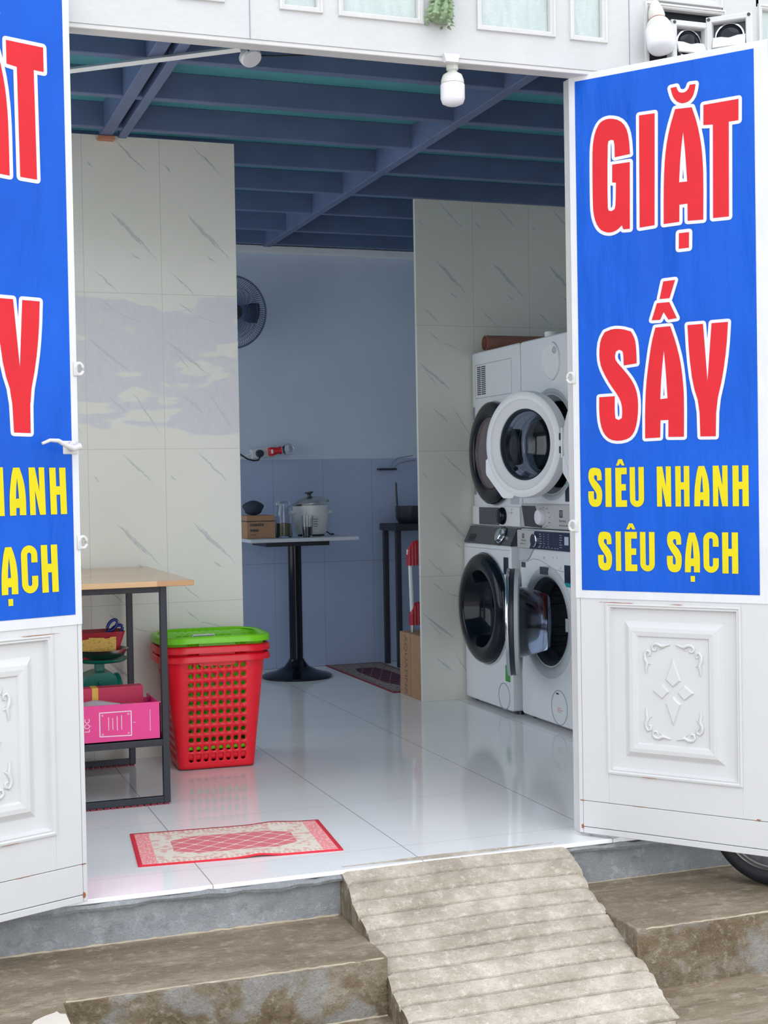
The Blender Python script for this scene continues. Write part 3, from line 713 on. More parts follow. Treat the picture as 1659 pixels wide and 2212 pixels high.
def shape(ch):
    if ch == 'I': return [[(0, 0), (1, 0), (1, 1), (0, 1)]]
    if ch == 'd': return [[(0, 0), (1, 0), (1, 1), (0, 1)]]
    if ch == 'E': return [[(0, 0), (1, 0), (1, .17), (.52, .17), (.52, .415), (.92, .415), (.92, .58), (.52, .58), (.52, .83), (1, .83), (1, 1), (0, 1)]]
    if ch == 'N': return [[(0, 0), (.36, 0), (.36, .52), (.62, 0), (1, 0), (1, 1), (.64, 1), (.64, .50), (.40, 1), (0, 1)]]
    if ch == 'H': return [[(0, 0), (.39, 0), (.39, .42), (.61, .42), (.61, 0), (1, 0), (1, 1), (.61, 1), (.61, .60), (.39, .60), (.39, 1), (0, 1)]]
    if ch == 'c': return [[(0, 0), (.33, 0), (.5, .42), (.67, 0), (1, 0), (.72, 1), (.28, 1)]]
    if ch == 'U':
        o = [(0.5 + 0.5 * math.cos(PI + PI * i / 12), 0.2 + 0.2 * math.sin(PI + PI * i / 12)) for i in range(13)]
        n_ = [(0.5 + 0.12 * math.cos(-PI * i / 8), 0.2 + 0.05 * math.sin(-PI * i / 8)) for i in range(9)]
        return [[(0, 1)] + o + [(1, 1), (.62, 1)] + n_ + [(.38, 1)]]
    if ch == 'C':
        o = [(1, .36), (1, .2)] + [(0.5 + 0.5 * math.cos(-PI * i / 12), 0.2 + 0.2 * math.sin(-PI * i / 12)) for i in range(1, 13)] + \
            [(0.5 + 0.5 * math.cos(PI - PI * i / 12), 0.8 + 0.2 * math.sin(PI - PI * i / 12)) for i in range(13)] + [(1, .64), (.62, .64), (.62, .8)]
        o += [(0.5 + 0.12 * math.cos(PI * i / 8), 0.8 + 0.05 * math.sin(PI * i / 8)) for i in range(1, 9)]
        o += [(0.5 + 0.12 * math.cos(PI + PI * i / 8), 0.2 + 0.05 * math.sin(PI + PI * i / 8)) for i in range(9)] + [(.62, .36)]
        return [o]
    src = WORD_2[0] if ch == 'S' else WORD_2[1]
    xs = [p[0] for p in src[0]]; zs = [p[1] for p in src[0]]
    x0, x1, z0, z1 = min(xs), max(xs), min(zs), max(zs)
    return [[((x - x0) / (x1 - x0), (z - z0) / (z1 - z0)) for x, z in lp] for lp in src]
def smooth_loop(lp, cut=35):
    """round the gentle corners of a traced outline, keep the sharp ones"""
    out = []; n_ = len(lp)
    for i in range(n_):
        p, a, c = Vector(lp[i]), Vector(lp[i - 1]), Vector(lp[(i + 1) % n_])
        d1, d2_ = p - a, c - p
        if d1.length < 1e-6 or d2_.length < 1e-6: continue
        if math.degrees(abs(d1.angle(d2_))) < cut:
            out += [tuple(p - d1 * 0.25), tuple(p + d2_ * 0.25)]
        else: out.append(tuple(p))
    return out
def banner(door, name, label, bx0, bx1, tx, tz, lx0, lx1, z0, z1, bz0, bz1):
    t = thing(name, label, 'banner', mw=wmat(door).copy())
    obj('border', B().box(bx0, bx1, -0.0030, -0.0012, bz0, bz1), 'banner_border', t, label='white vinyl edge')
    obj('blue_sheet', B().box(lx0, lx1, -0.0042, -0.0028, z0, z1), 'banner_blue', t)
    def words(nm, glyphs, fill, outline):
        a = B(); c = B()
        for lps in glyphs:
            lps = [smooth_loop([(tx(x, z), tz(z)) for x, z in lp]) for lp in lps]
            a.poly(lps, lambda x, z: (x, -0.0058, z))
            if outline:
                for lp in lps: c.ribbon(lp, outline, lambda x, z: (x, -0.0050, z))
        o = obj(nm, a, fill, t)
        if outline: obj('outline', c, 'banner_white', o)
        else: c.bm.free()
    sc = lambda W: [[[(x / 1000, z / 1000) for x, z in lp] for lp in g] for g in W]
    words('red_lettering', sc(WORD_1), 'banner_red', 0.0105)
    words('red_lettering', sc(WORD_2), 'banner_red', 0.0098)
    for L in (LINE_1, LINE_2):
        gl = [[[((x0 + (x1 - x0) * p) / 1000, (a0 + (a1 - a0) * q) / 1000) for p, q in lp] for lp in shape(ch)] for ch, x0, a0, x1, a1 in L]
        words('yellow_lettering', gl, 'banner_yellow', 0)
    return t
banner(doorR, 'banner', 'blue laundry banner with big red letters on the right door leaf, wholly in view', 0.004, 0.656, lambda x, z: x, lambda z: z, 0.026, 0.613, 0.808, 2.452, 0.782, 2.473)
banner(doorL, 'banner', 'blue laundry banner on the left door leaf, cut by the photo edge', -0.642, 0.013, lambda x, z: x - 0.6115 - (z - 1.1) * 0.020, lambda z: 0.82 + (z - 0.809) * 1.032, -0.60, -0.008, 0.818, 2.545, 0.79, 2.564)
# ------------------------------------------------------------------ washing machines and dryers (local frame: front plane x = 0 facing -x, y towards the back of the shop, z up)
def rrect(y0, y1, z0, z1, r, n=4):
    out = []
    for cy, cz, a0 in ((y1 - r, z1 - r, 0), (y0 + r, z1 - r, PI / 2), (y0 + r, z0 + r, PI), (y1 - r, z0 + r, 1.5 * PI)):
        for i in range(n + 1):
            a = a0 + PI / 2 * i / n; out.append((cy + r * math.cos(a), cz + r * math.sin(a)))
    return out
def shell(b, z0, z1, hy, dep, hole=None):
    fr = rrect(-hy + 0.006, hy - 0.006, z0 + 0.006, z1 - 0.006, 0.012); mid = rrect(-hy, hy, z0, z1, 0.016)
    loops = [[b.v((0, y, z)) for y, z in fr], [b.v((0.006, y, z)) for y, z in mid], [b.v((dep, y, z)) for y, z in mid]]
    for a, c in zip(loops, loops[1:]):
        n_ = len(a)
        for i in range(n_): b.bm.faces.new((a[i], a[(i + 1) % n_], c[(i + 1) % n_], c[i]))
    b.bm.faces.new(loops[-1])
    L = [fr]
    if hole:
        cy, cz, r = hole
        L.append([(cy + r * math.cos(2 * PI * i / 48), cz + r * math.sin(2 * PI * i / 48)) for i in range(48)])
    b.poly(L, lambda y, z: (0, y, z))
    return b
OUT = (-1, 0, 0)
def disc_mark(b, cy, cz, r, wd, h=0.0012):
    b.lathe([(r - wd, 0), (r - wd, h), (r, h), (r, 0)], axis((0, cy, cz), OUT), 48)
def plate(b, y0, y1, z0, z1, h=0.0015, x=0.0, bev=0.0): b.box(x - h, x + 0.0005, y0, y1, z0, z1, bev, 1)
def quad_panel(b, p4, h):
    """slanted-sided plate on the front: p4 (y, z) corners"""
    b.prism(p4, lambda y, z, d: (0.001 - d, y, z), h)
def front_text(t, s, size, y, z, x=-0.0022, mat='mark_dark', slope=0.0, nm='printed_text'):
    b = B(); text_into(b, s, size, lambda a, c: (x + (c * slope), y - a, z + c)); return obj(nm, b, mat, t)
def scribble(b, y, z, n, pitch, rnd, x=-0.002, w_=0.02, h_=0.0022):
    for i in range(n):
        q = w_ * rnd.uniform(0.5, 1); b.face([(x, y, z - i * pitch), (x, y - q, z - i * pitch), (x, y - q, z - i * pitch - h_), (x, y, z - i * pitch - h_)])
def logo(b, y, z, s, x=-0.0022):
    """square frame with a round notch and a dot, as printed on the panels"""
    f = lambda a, c: (x, y - a * s, z + c * s)
    b.ribbon([(0.1, 0.1), (0.9, 0.1), (0.9, 0.45)], 0.09, f, False, (-0.0004, 0, 0)); b.ribbon([(0.1, 0.1), (0.1, 0.55)], 0.09, f, False, (-0.0004, 0, 0))
    b.ribbon([(0.1, 0.75), (0.1, 0.95), (0.9, 0.95), (0.9, 0.7)], 0.09, f, False, (-0.0004, 0, 0))
    b.ribbon([(0.5 + 0.22 * math.cos(t * PI / 5), 0.5 + 0.22 * math.sin(t * PI / 5)) for t in range(10)], 0.07, f, True, (-0.0004, 0, 0))
def feet(t, hy=0.25):
    for y in (-hy, hy):
        for x in (0.06, 0.52): obj('foot', B().cyl((x, y, 0), (x, y, 0.024), 0.022, 0.018, 14), 'dark_plastic', t)
rn = random.Random(3)

def washer_black(loc):
    t = thing('washing_machine', 'white washing machine with closed black round door, in the back corner', 'washing machine', loc)
    b = shell(B(), 0.02, 0.842, 0.293, 0.6, (0.008, 0.512, 0.2)); b.box(0.05, 0.6, -0.29, 0.29, 0.84, 0.93, 0.004); obj('body', b, 'appliance', t, smooth=40)
    b = B(); b.hexa([(0.0, 0.292, 0.845), (0.0, -0.292, 0.845), (0.07, -0.292, 0.845), (0.07, 0.292, 0.845), (0.040, 0.292, 0.9295), (0.040, -0.292, 0.9295), (0.07, -0.292, 0.9295), (0.07, 0.292, 0.9295)])
    pn = obj('control_panel', b, 'panel_grey', t)
    sl = 0.040 / 0.087; nrm = Vector((-0.087, 0, 0.040)).normalized()
    b = B(); b.face([(-0.0006 + (z - 0.845) * sl, y, z) for y, z in ((0.25, 0.853), (0.165, 0.853), (0.165, 0.89), (0.25, 0.89))]); obj('display', b, 'black_gloss', pn)
    mm = axis((sl * 0.045, -0.145, 0.889), nrm)
    obj('dial', B().lathe([(0.042, 0), (0.042, 0.004), (0.036, 0.006), (0.034, 0.022), (0.028, 0.026), (0, 0.025)], mm, 32), 'chrome', pn, smooth=40)
    obj('dial_ring', B().lathe([(0.052, -0.001), (0.052, 0.003), (0.042, 0.003)], mm, 32), 'black_gloss', pn, smooth=40)
    c = (0, 0.008, 0.512)
    dr = obj('door', B().lathe([(0.283, -0.002), (0.285, 0.016), (0.278, 0.034), (0.262, 0.046), (0.235, 0.052), (0.205, 0.050), (0.196, 0.044), (0.194, 0.02)], axis(c, OUT), 72), 'black_gloss', t, smooth=60)
    obj('door_glass', B().lathe([(0.196, 0.042), (0.19, 0.03), (0.178, 0.0), (0.165, -0.03), (0.14, -0.06), (0.09, -0.075), (0, -0.08)], axis(c, OUT), 64), 'black_gloss', dr, smooth=60)
    obj('trim_ring', B().lathe([(0.289, -0.001), (0.291, 0.006), (0.287, 0.012), (0.284, 0.008)], axis(c, OUT), 72), 'chrome', dr, smooth=60)
    b = B(); plate(b, -0.268, -0.212, 0.700, 0.785); obj('sticker', b, 'label_navy', t)
    b = B(); plate(b, -0.270, -0.215, 0.165, 0.245); obj('sticker', b, 'label_green', t, label='green energy sticker')
    b = B(); disc_mark(b, -0.196, 0.085, 0.068, 0.004); obj('filter_cover', b, 'line_grey', t)
    b = B(); plate(b, -0.29, 0.29, 0.8195, 0.8215, 0.0006); obj('seam', b, 'line_grey', t)
    feet(t); return t

def swing(hx, hy, ang): return Matrix.Translation((hx, hy, 0)) @ Matrix.Rotation(ang, 4, 'Z') @ Matrix.Translation((-hx, -hy, 0))
def washer_open(loc, label, th=27.5):
    t = thing('washing_machine', label, 'washing machine', loc)
    c = (0, 0.0, 0.500)
    b = shell(B(), 0.02, 0.93, 0.298, 0.6, (0, 0.5, 0.212)); obj('body', b, 'appliance', t, smooth=40)
    obj('porthole_ring', B().lathe([(0.212, -0.03), (0.214, 0.002), (0.226, 0.010), (0.246, 0.011), (0.262, 0.006), (0.268, -0.002)], axis((0, 0, 0.495), OUT), 72), 'ring_grey', t, smooth=60)
    obj('gasket', B().lathe([(0.216, -0.004), (0.206, 0.0), (0.192, -0.012), (0.186, -0.03), (0.192, -0.045), (0.182, -0.062), (0.188, -0.085), (0.215, -0.09)], axis(c, OUT), 64), 'gasket', t, smooth=60)
    dm = B().lathe([(0.19, -0.08), (0.235, -0.10), (0.24, -0.36), (0.225, -0.385), (0, -0.39)], axis(c, OUT), 64)
    obj('drum', dm, 'drum', t, smooth=60)
    # door, ajar, hinged on the far side
    w_ = swing(-0.012, 0.262, -math.radians(th))
    q = w_ @ axis((0, 0.012, 0.5), OUT)
    dr = obj('door', B().lathe([(0.178, 0.020), (0.20, 0.012), (0.236, 0.012), (0.246, 0.018), (0.252, 0.034), (0.250, 0.058), (0.240, 0.066), (0.20, 0.070), (0.17, 0.066), (0.166, 0.03)], q, 72, True), 'dark_plastic', t, smooth=50)
    obj('trim_ring', B().lathe([(0.253, 0.054), (0.2555, 0.060), (0.252, 0.068), (0.244, 0.070), (0.244, 0.066)], q, 72), 'chrome', dr, smooth=60)
    obj('door_back_ring', B().lathe([(0.252, 0.030), (0.250, 0.012), (0.236, 0.006), (0.19, 0.008), (0.176, 0.016)], q, 72), 'ring_grey', dr, smooth=60)
    obj('door_glass', B().lathe([(0.176, 0.05), (0.172, 0.03), (0.160, -0.02), (0.146, -0.075), (0.132, -0.115), (0.115, -0.130), (0, -0.136), (0, -0.131), (0.112, -0.125), (0.127, -0.111), (0.141, -0.073), (0.155, -0.02), (0.167, 0.03), (0.171, 0.05)], q, 64), 'glass_door', dr, smooth=60)
    b = B(); b.box(-0.03, 0.0, 0.245, 0.285, 0.42, 0.58, 0.005); obj('hinge', b, 'ring_grey', t)
    # fascia
    b = B(); b.box(-0.016, 0.004, -0.296, 0.296, 0.838, 0.926, 0.004); pn = obj('control_panel', b, 'silver_panel', t)
    b = B(); b.prism([(0.095, 0.924), (0.155, 0.8385), (-0.290, 0.8385), (-0.290, 0.924)], lambda y, z, d: (-0.0158 - d, y, z), 0.0014); obj('display', b, 'label_navy', pn)
    mm = axis((-0.0172, 0.098, 0.880), OUT)
    obj('dial', B().lathe([(0.029, 0), (0.029, 0.010), (0.025, 0.012), (0, 0.012)], mm, 32), 'label_navy', pn, smooth=40)
    obj('dial_ring', B().lathe([(0.033, 0), (0.033, 0.007), (0.029, 0.009)], mm, 32), 'chrome', pn, smooth=40)
    b = B()
    for k, (y, dy) in enumerate(((0.045, 0.03), (0.0, 0.012), (-0.045, 0.012), (-0.165, 0.03))): scribble(b, y, 0.912, 6, 0.011, rn, -0.0178, dy)
    scribble(b, 0.06, 0.850, 1, 1, rn, -0.0178, 0.04)
    for i in range(6): scribble(b, 0.01 - 0.03 * i, 0.850, 1, 1, rn, -0.0178, 0.018)
    obj('printed_legend', b, 'mark_light', pn)
    b = B(); plate(b, -0.255, -0.215, 0.868, 0.906, 0.0018, -0.0162); obj('sticker', b, 'mark_light', pn)
    b = B(); logo(b, 0.235, 0.886, 0.022, -0.0166); text_into(b, 'Electrolux', 0.0135, lambda a, c_: (-0.0166, 0.248 - a, 0.872 + c_)); text_into(b, 'UltraMix 11 kg', 0.0105, lambda a, c_: (-0.0166, 0.262 - a, 0.856 + c_))
    obj('printed_text', b, 'mark_dark', pn)
    # detergent drawer and its curved seam
    b = B(); b.prism([(0.29, 0.836), (0.29, 0.776), (0.215, 0.776), (0.185, 0.790), (0.135, 0.836)], lambda y, z, d: (0.001 - d, y, z), 0.009); obj('detergent_drawer', b, 'ring_grey', t)
    b = B(); b.ribbon([(0.294, 0.772), (0.215, 0.772), (0.185, 0.780), (0.15, 0.788), (0.08, 0.786), (0.0, 0.768), (-0.08, 0.748), (-0.18, 0.742), (-0.294, 0.742)], 0.0012, lambda y, z: (-0.0006, y, z), False, (-0.0003, 0, 0)); obj('seam', b, 'line_grey', t)
    b = B(); plate(b, 0.236, 0.282, 0.742, 0.768); obj('sticker', b, 'panel_grey', t, label='small grey sticker')
    b = B(); plate(b, -0.254, -0.178, 0.692, 0.774); st = obj('sticker', b, 'label_navy', t, label='navy sticker with teal foot')
    b = B(); plate(b, -0.255, -0.177, 0.674, 0.693, 0.0018); obj('sticker_foot', b, 'label_teal', st)
    b = B(); plate(b, -0.030, 0.058, 0.720, 0.756, 0.0015, -0.0095); obj('badge', b, 'panel_grey', t)
    for y_, z_, w2 in ((0.04, 0.802, 0.02), (-0.06, 0.808, 0.008), (-0.10, 0.808, 0.008), (-0.135, 0.762, 0.014)):
        b = B(); scribble(b, y_, z_, 2, 0.006, rn, -0.001, w2); obj('print_or_glint', b, 'mark_dark', t)
    b = B(); disc_mark(b, -0.105, 0.105, 0.082, 0.0035); fc = obj('filter_cover', b, 'line_grey', t)
    b = B(); plate(b, -0.10, -0.075, 0.165, 0.172); obj('notch', b, 'dark_plastic', fc)
    b = B(); scribble(b, -0.085, 0.105, 3, 0.009, rn, -0.0012, 0.06, 0.003); obj('print_or_glint', b, P('faded_orange_print', (206, 150, 130), 0.5), fc)
    b = B(); plate(b, -0.228, -0.206, 0.47, 0.53, 0.014); obj('latch', b, 'ring_grey', t)
    feet(t); return t

def dryer_black(loc):
    t = thing('tumble_dryer', 'upside-down white dryer with closed black round door and side grille, on the far washer', 'dryer', loc)
    obj('body', shell(B(), 0.003, 0.918, 0.293, 0.56), 'appliance', t, smooth=40)
    b = B()
    b.ribbon([(0.25, 0.850), (-0.20, 0.850), (-0.20, 0.675), (0.25, 0.675)], 0.0012, lambda y, z: (-0.0005, y, z), True, (-0.0003, 0, 0)); obj('seam', b, 'line_grey', t)
    for k in range(15):
        z = 0.840 - k * 0.0102
        b = B(); plate(b, 0.178, 0.226, z - 0.0062, z, 0.0008); plate(b, 0.118, 0.170, z - 0.0062, z, 0.0008); obj('grille_slot', b, 'label_navy', t)
    c = (0, 0.003, 0.380)
    dr = obj('door', B().lathe([(0.262, -0.002), (0.266, 0.012), (0.262, 0.034), (0.246, 0.044), (0.205, 0.046), (0.185, 0.040), (0.18, 0.02)], axis(c, OUT), 72), 'black_gloss', t, smooth=60)
    obj('door_glass', B().lathe([(0.185, 0.036), (0.18, 0.03), (0.16, 0.034), (0.10, 0.048), (0, 0.052)], axis(c, OUT), 64), 'dryer_disc', dr, smooth=60, label='dusky inner disc of the door')
    obj('trim_ring', B().lathe([(0.268, -0.001), (0.270, 0.005), (0.266, 0.010)], axis(c, OUT), 72), 'chrome', dr, smooth=60)
    b = B(); plate(b, 0.262, 0.285, 0.56, 0.63); obj('sticker', b, 'line_grey', t)
    b = B(); plate(b, 0.258, 0.285, 0.165, 0.245); obj('sticker', b, 'line_grey', t)
    b = B(); plate(b, -0.27, -0.17, 0.118, 0.165, 0.0012); obj('sticker', b, 'ring_grey', t)
    b = B(); b.box(-0.012, 0.004, -0.291, 0.291, 0.006, 0.106, 0.004); pn = obj('control_panel', b, 'appliance_light', t)
    b = B(); plate(b, -0.055, 0.20, 0.010, 0.100, 0.0014, -0.012); obj('display', b, 'panel_grey', pn)
    obj('dial', B().lathe([(0.044, 0), (0.044, 0.010), (0.036, 0.026), (0.028, 0.030), (0, 0.029)], axis((-0.012, -0.10, 0.058), OUT), 32), 'black_gloss', pn, smooth=40)
    b = B(); plate(b, -0.20, -0.165, 0.070, 0.080, 0.0014, -0.012); obj('print_or_glint', b, 'banner_white', pn)  # white plate imitating a small reflection on the panel
    b = B(); scribble(b, -0.2, 0.095, 4, 0.008, rn, -0.0128, 0.02); obj('printed_legend', b, 'mark_dark', pn)
    feet(t, 0.24)
    return t

def dryer_white(loc, label, th):
    t = thing('tumble_dryer', label, 'dryer', loc)
    cz = 0.405
    obj('body', shell(B(), 0.003, 0.918, 0.298, 0.56, (-0.02, cz, 0.235)), 'appliance', t, smooth=40)
    obj('porthole_ring', B().lathe([(0.205, -0.04), (0.235, -0.004), (0.245, 0.004), (0.262, 0.003), (0.268, -0.002)], axis((0, -0.02, cz), OUT), 72), 'ring_grey', t, smooth=60)
    obj('drum', B().lathe([(0.207, -0.035), (0.245, -0.06), (0.25, -0.36), (0, -0.37)], axis((0, -0.02, cz), OUT), 64), 'drum', t, smooth=60)
    w_ = swing(-0.075, -0.275, math.radians(th)); q = w_ @ axis((-0.02, -0.025, cz), OUT)
    dr = obj('door', B().lathe([(0.168, 0.040), (0.176, 0.047), (0.205, 0.050), (0.214, 0.060), (0.236, 0.060), (0.247, 0.054), (0.251, 0.040), (0.250, 0.006), (0.240, 0.0), (0.18, 0.0), (0.168, 0.010)], q, 80, True), 'appliance_light', t, smooth=45)
    tb = B()
    tb.prism([(0.18, 0.16), (0.225, 0.05), (0.2505, 0.07), (0.2515, 0.128), (0.247, 0.140), (0.140, 0.247), (0.128, 0.2515), (0.07, 0.2505), (0.05, 0.225), (0.16, 0.18)],
             lambda x, y, d: q @ Vector((-x, -y, 0.008 + d)), 0.048)
    obj('door_handle', tb, 'appliance_light', dr)
    obj('door_glass', B().lathe([(0.169, 0.036), (0.164, 0.038), (0.150, 0.0), (0.138, -0.06), (0.124, -0.085), (0, -0.09), (0, -0.086), (0.121, -0.081), (0.134, -0.058), (0.146, 0.0), (0.160, 0.034), (0.169, 0.032)], q, 64), 'glass_door', dr, smooth=60)
    for rr_, h_ in ((0.152, -0.004), (0.140, -0.055), (0.124, -0.083)):  # pale rings that imitate curved highlights on the glass bowl
        obj('glint_ring', B().lathe([(rr_ - 0.0022, h_), (rr_, h_ + 0.0012), (rr_ + 0.0018, h_), (rr_, h_ - 0.0012)], q, 56, True), 'mark_light', dr, smooth=60)
    for dz in (-0.032, 0.028):
        b = B(); b.box(-0.086, -0.066, -0.281, -0.274, cz + dz - 0.016, cz + dz + 0.016, 0.002); obj('hinge', b, 'dark_plastic', t)
    b = B(); b.box(-0.08, 0.0, -0.292, -0.276, cz - 0.07, cz + 0.07, 0.006); obj('hinge_block', b, 'appliance_light', t)
    fc = obj('filter_cover', B().lathe([(0.0, 0.004), (0.078, 0.004), (0.084, 0.010), (0.090, 0.010), (0.092, -0.001)], axis((0, -0.045, 0.795), OUT), 56), 'appliance_light', t, smooth=40)
    obj('finger_hole', B().lathe([(0.0, 0.006), (0.014, 0.006), (0.016, 0.010), (0.018, 0.004)], axis((0, -0.085, 0.845), OUT), 20), 'ring_grey', fc, smooth=40)
    b = B(); plate(b, -0.28, -0.165, 0.135, 0.205); st = obj('sticker', b, 'label_navy', t, label='navy sticker with teal top')
    b = B(); plate(b, -0.28, -0.165, 0.204, 0.222, 0.0018); obj('sticker_top', b, 'label_teal', st)
    b = B(); plate(b, -0.296, 0.296, 0.1215, 0.1235, 0.0008); obj('seam', b, 'line_grey', t)
    b = B(); b.box(-0.010, 0.004, -0.296, 0.296, 0.005, 0.120, 0.004); pn = obj('control_panel', b, 'silver_panel', t)
    b = B(); b.prism([(0.285, 0.112), (0.255, 0.012), (0.060, 0.008), (0.135, 0.112)], lambda y, z, d: (-0.0098 - d, y, z), 0.0016); obj('display', b, 'panel_grey', pn)
    obj('dial', B().lathe([(0.040, 0), (0.040, 0.014), (0.034, 0.024), (0.026, 0.026), (0, 0.026)], axis((-0.010, 0.065, 0.060), OUT), 36), 'bulb_white', pn, smooth=40)
    b = B()
    for i in range(12):
        a = 2 * PI * i / 12; yy, zz_ = 0.050 + 0.062 * math.cos(a), 0.060 + 0.048 * math.sin(a)
        if yy < 0.09: scribble(b, yy, zz_, 1, 1, rn, -0.0108, 0.026, 0.0024)
    logo(b, -0.120, 0.060, 0.034, -0.0108); text_into(b, 'Electrolux', 0.016, lambda a, c_: (-0.0108, -0.118 - a, 0.040 + c_)); text_into(b, 'UltimateCare 500', 0.0115, lambda a, c_: (-0.0108, -0.118 - a, 0.020 + c_))
    obj('printed_text', b, 'mark_dark', pn)
    feet(t, 0.24)
    return t

washer_black((2.90, 6.552, 0))
wb = washer_open((2.932, 5.918, 0), 'white washing machine with its black-rimmed round door ajar, second from the back wall')
washer_open((2.935, 5.285, 0), 'white washing machine hidden behind the right door leaf, nearest the doorway', 0)
dryer_black((2.965, 6.555, 0.93))
dryer_white((2.965, 5.950, 0.93), 'upside-down white dryer with large white round door ajar, in the middle of the row', 19)
dryer_white((2.965, 5.335, 0.93), 'white dryer mostly hidden by the right door leaf, only its round door edge showing', 6)
b = B(); b.lathe([(0.041, 0), (0.041, 0.5), (0.037, 0.5), (0.037, 0)], axis((2.975, 6.70, 1.8895), (1, 0, 0)), 32, True)
solo('cardboard_tube', b, 'tube_brown', 'brown hollow tube lying on top of the black-doored dryer', 'tube', (3.2, 6.70, 1.8485), smooth=40)
b = B(); b.lathe([(0, 0), (0.030, 0), (0.030, 0.026), (0.026, 0.030), (0, 0.030)], axis((3.02, 6.02, 1.8485), (0, 0, 1)), 24)
solo('small_cup', b, 'white_plastic', 'small white upturned cup on top of the middle dryer', 'cup', (3.02, 6.02, 1.8485), smooth=40)

# ------------------------------------------------------------------ desk by the left wall and what stands on its shelf
t = thing('work_table', 'tall black steel table with a pale wooden top and lower shelf, by the left wall', 'table', (0.45, 5.5, 0))
obj('tabletop', B().box(-0.26, 1.052, 5.01, 5.955, 0.806, 0.826, 0.002), 'wood', t, world=True)
for x in (0.937, -0.16):
    for y in (5.07, 5.83): obj('leg', B().box(x, x + 0.025, y, y + 0.025, 0.006, 0.806, 0.002), 'black_metal', t, world=True)
for y in (5.07, 5.83):
    for z in (0.781, 0.217, 0.006):
        obj('rail', B().box(-0.136, 0.938, y + 0.001, y + 0.024, z, z + 0.024, 0.002), 'black_metal', t, world=True)
    pad = B()
    for i in range(46): pad.box(-0.16 + i * 0.0244, -0.16 + i * 0.0244 + 0.018, y - 0.001, y + 0.026, 0.0005, 0.0065)
    obj('foot_pad', pad, 'red_edge', t, world=True)
for x in (0.938, -0.159):
    for z in (0.781, 0.217): obj('rail', B().box(x, x + 0.023, 5.094, 5.831, z, z + 0.024, 0.002), 'black_metal', t, world=True)
obj('shelf', B().box(-0.137, 0.939, 5.093, 5.832, 0.232, 0.240, 0.001), 'black_metal', t, world=True)

# pink gift box
bx = thing('pink_box', 'open pink printed card box on the shelf of the wooden table', 'box', (0.66, 5.20, 0.241))
b = B(); w0, w1, y0, y1, z0, z1 = 0.40, 0.932, 5.078, 5.345, 0.2415, 0.379
for q in ((w0, w1, y0, y0 + 0.004, z0, z1), (w0, w1, y1 - 0.004, y1, z0, z1 - 0.02), (w0, w0 + 0.004, y0, y1, z0, z1), (w1 - 0.004, w1, y0, y1, z0, z1 - 0.004), (w0, w1, y0, y1, z0, z0 + 0.004)): b.box(*q)
obj('carton', b, 'pink_card', bx, world=True)
b = B(); Fx = lambda x, z: (x, y0 - 0.0008, z)
b.ribbon([(0.710, 0.266), (0.824, 0.263), (0.824, 0.352), (0.710, 0.352)], 0.0018, Fx)
for cx_, cz_ in ((0.720, 0.342), (0.720, 0.273), (0.814, 0.342), (0.814, 0.272)):
    for k in (-1, 1): b.ribbon([(cx_ - 0.003, cz_ + 0.002 * k), (cx_ + 0.003, cz_ + 0.002 * k)], 0.0008, Fx, False)
for i, (xx, a0, a1) in enumerate(((0.742, 0.288, 0.334), (0.757, 0.290, 0.330), (0.773, 0.286, 0.336), (0.789, 0.288, 0.338))):
    zc = a0
    while zc < a1:
        l = rn.uniform(0.003, 0.007); b.ribbon([(xx, zc), (xx, min(a1, zc + l))], 0.0013, Fx, False); zc += l + 0.002
b.ribbon([(0.893, 0.275), (0.893, 0.352)], 0.0008, Fx, False); b.ribbon([(0.832, 0.310), (0.840, 0.310)], 0.0008, Fx, False)
wb_ = B(); text_into(wb_, 'LỘC', 0.026, lambda a, c: (0.674 - c, y0 - 0.0008, 0.284 + a))
obj('printed_word', wb_, 'white_print', bx, world=True)
obj('printed_frame', b, 'white_print', bx, world=True)
bx2 = thing('red_box', 'narrow dark pink box with a yellow tape strip, standing inside the pink box', 'box', (0.76, 5.26, 0.247))
obj('carton', B().box(0.45, 0.897, 5.235, 5.30, 0.2465, 0.420, 0.002), 'magenta_card', bx2, world=True)
obj('tape_strip', B().box(0.706, 0.729, 5.2335, 5.30, 0.36, 0.4212, 0.0005), 'yellow_tape', bx2, world=True)
b = B(); r0 = bmesh.ops.create_icosphere(b.bm, subdivisions=4, radius=1.0)
for v in b.bm.verts:
    k = 1 + 0.16 * math.sin(v.co.x * 9 + v.co.y * 4) * math.sin(v.co.z * 8 + 2 * v.co.x) + random.uniform(-0.03, 0.03)
    v.co = Vector((0.685 + v.co.x * 0.225 * k, 5.155 + v.co.y * 0.066 * k, 0.324 + v.co.z * 0.055 * k + 0.014 * max(0, v.co.x - 0.5)))
bag = P('crinkled_clear_plastic', (216, 206, 216), 0.22, var=0.05, trans=0.35)
solo('plastic_bag', b, bag, 'crumpled translucent plastic bag stuffed in the pink box', 'bag', (0.685, 5.155, 0.265), smooth=180)

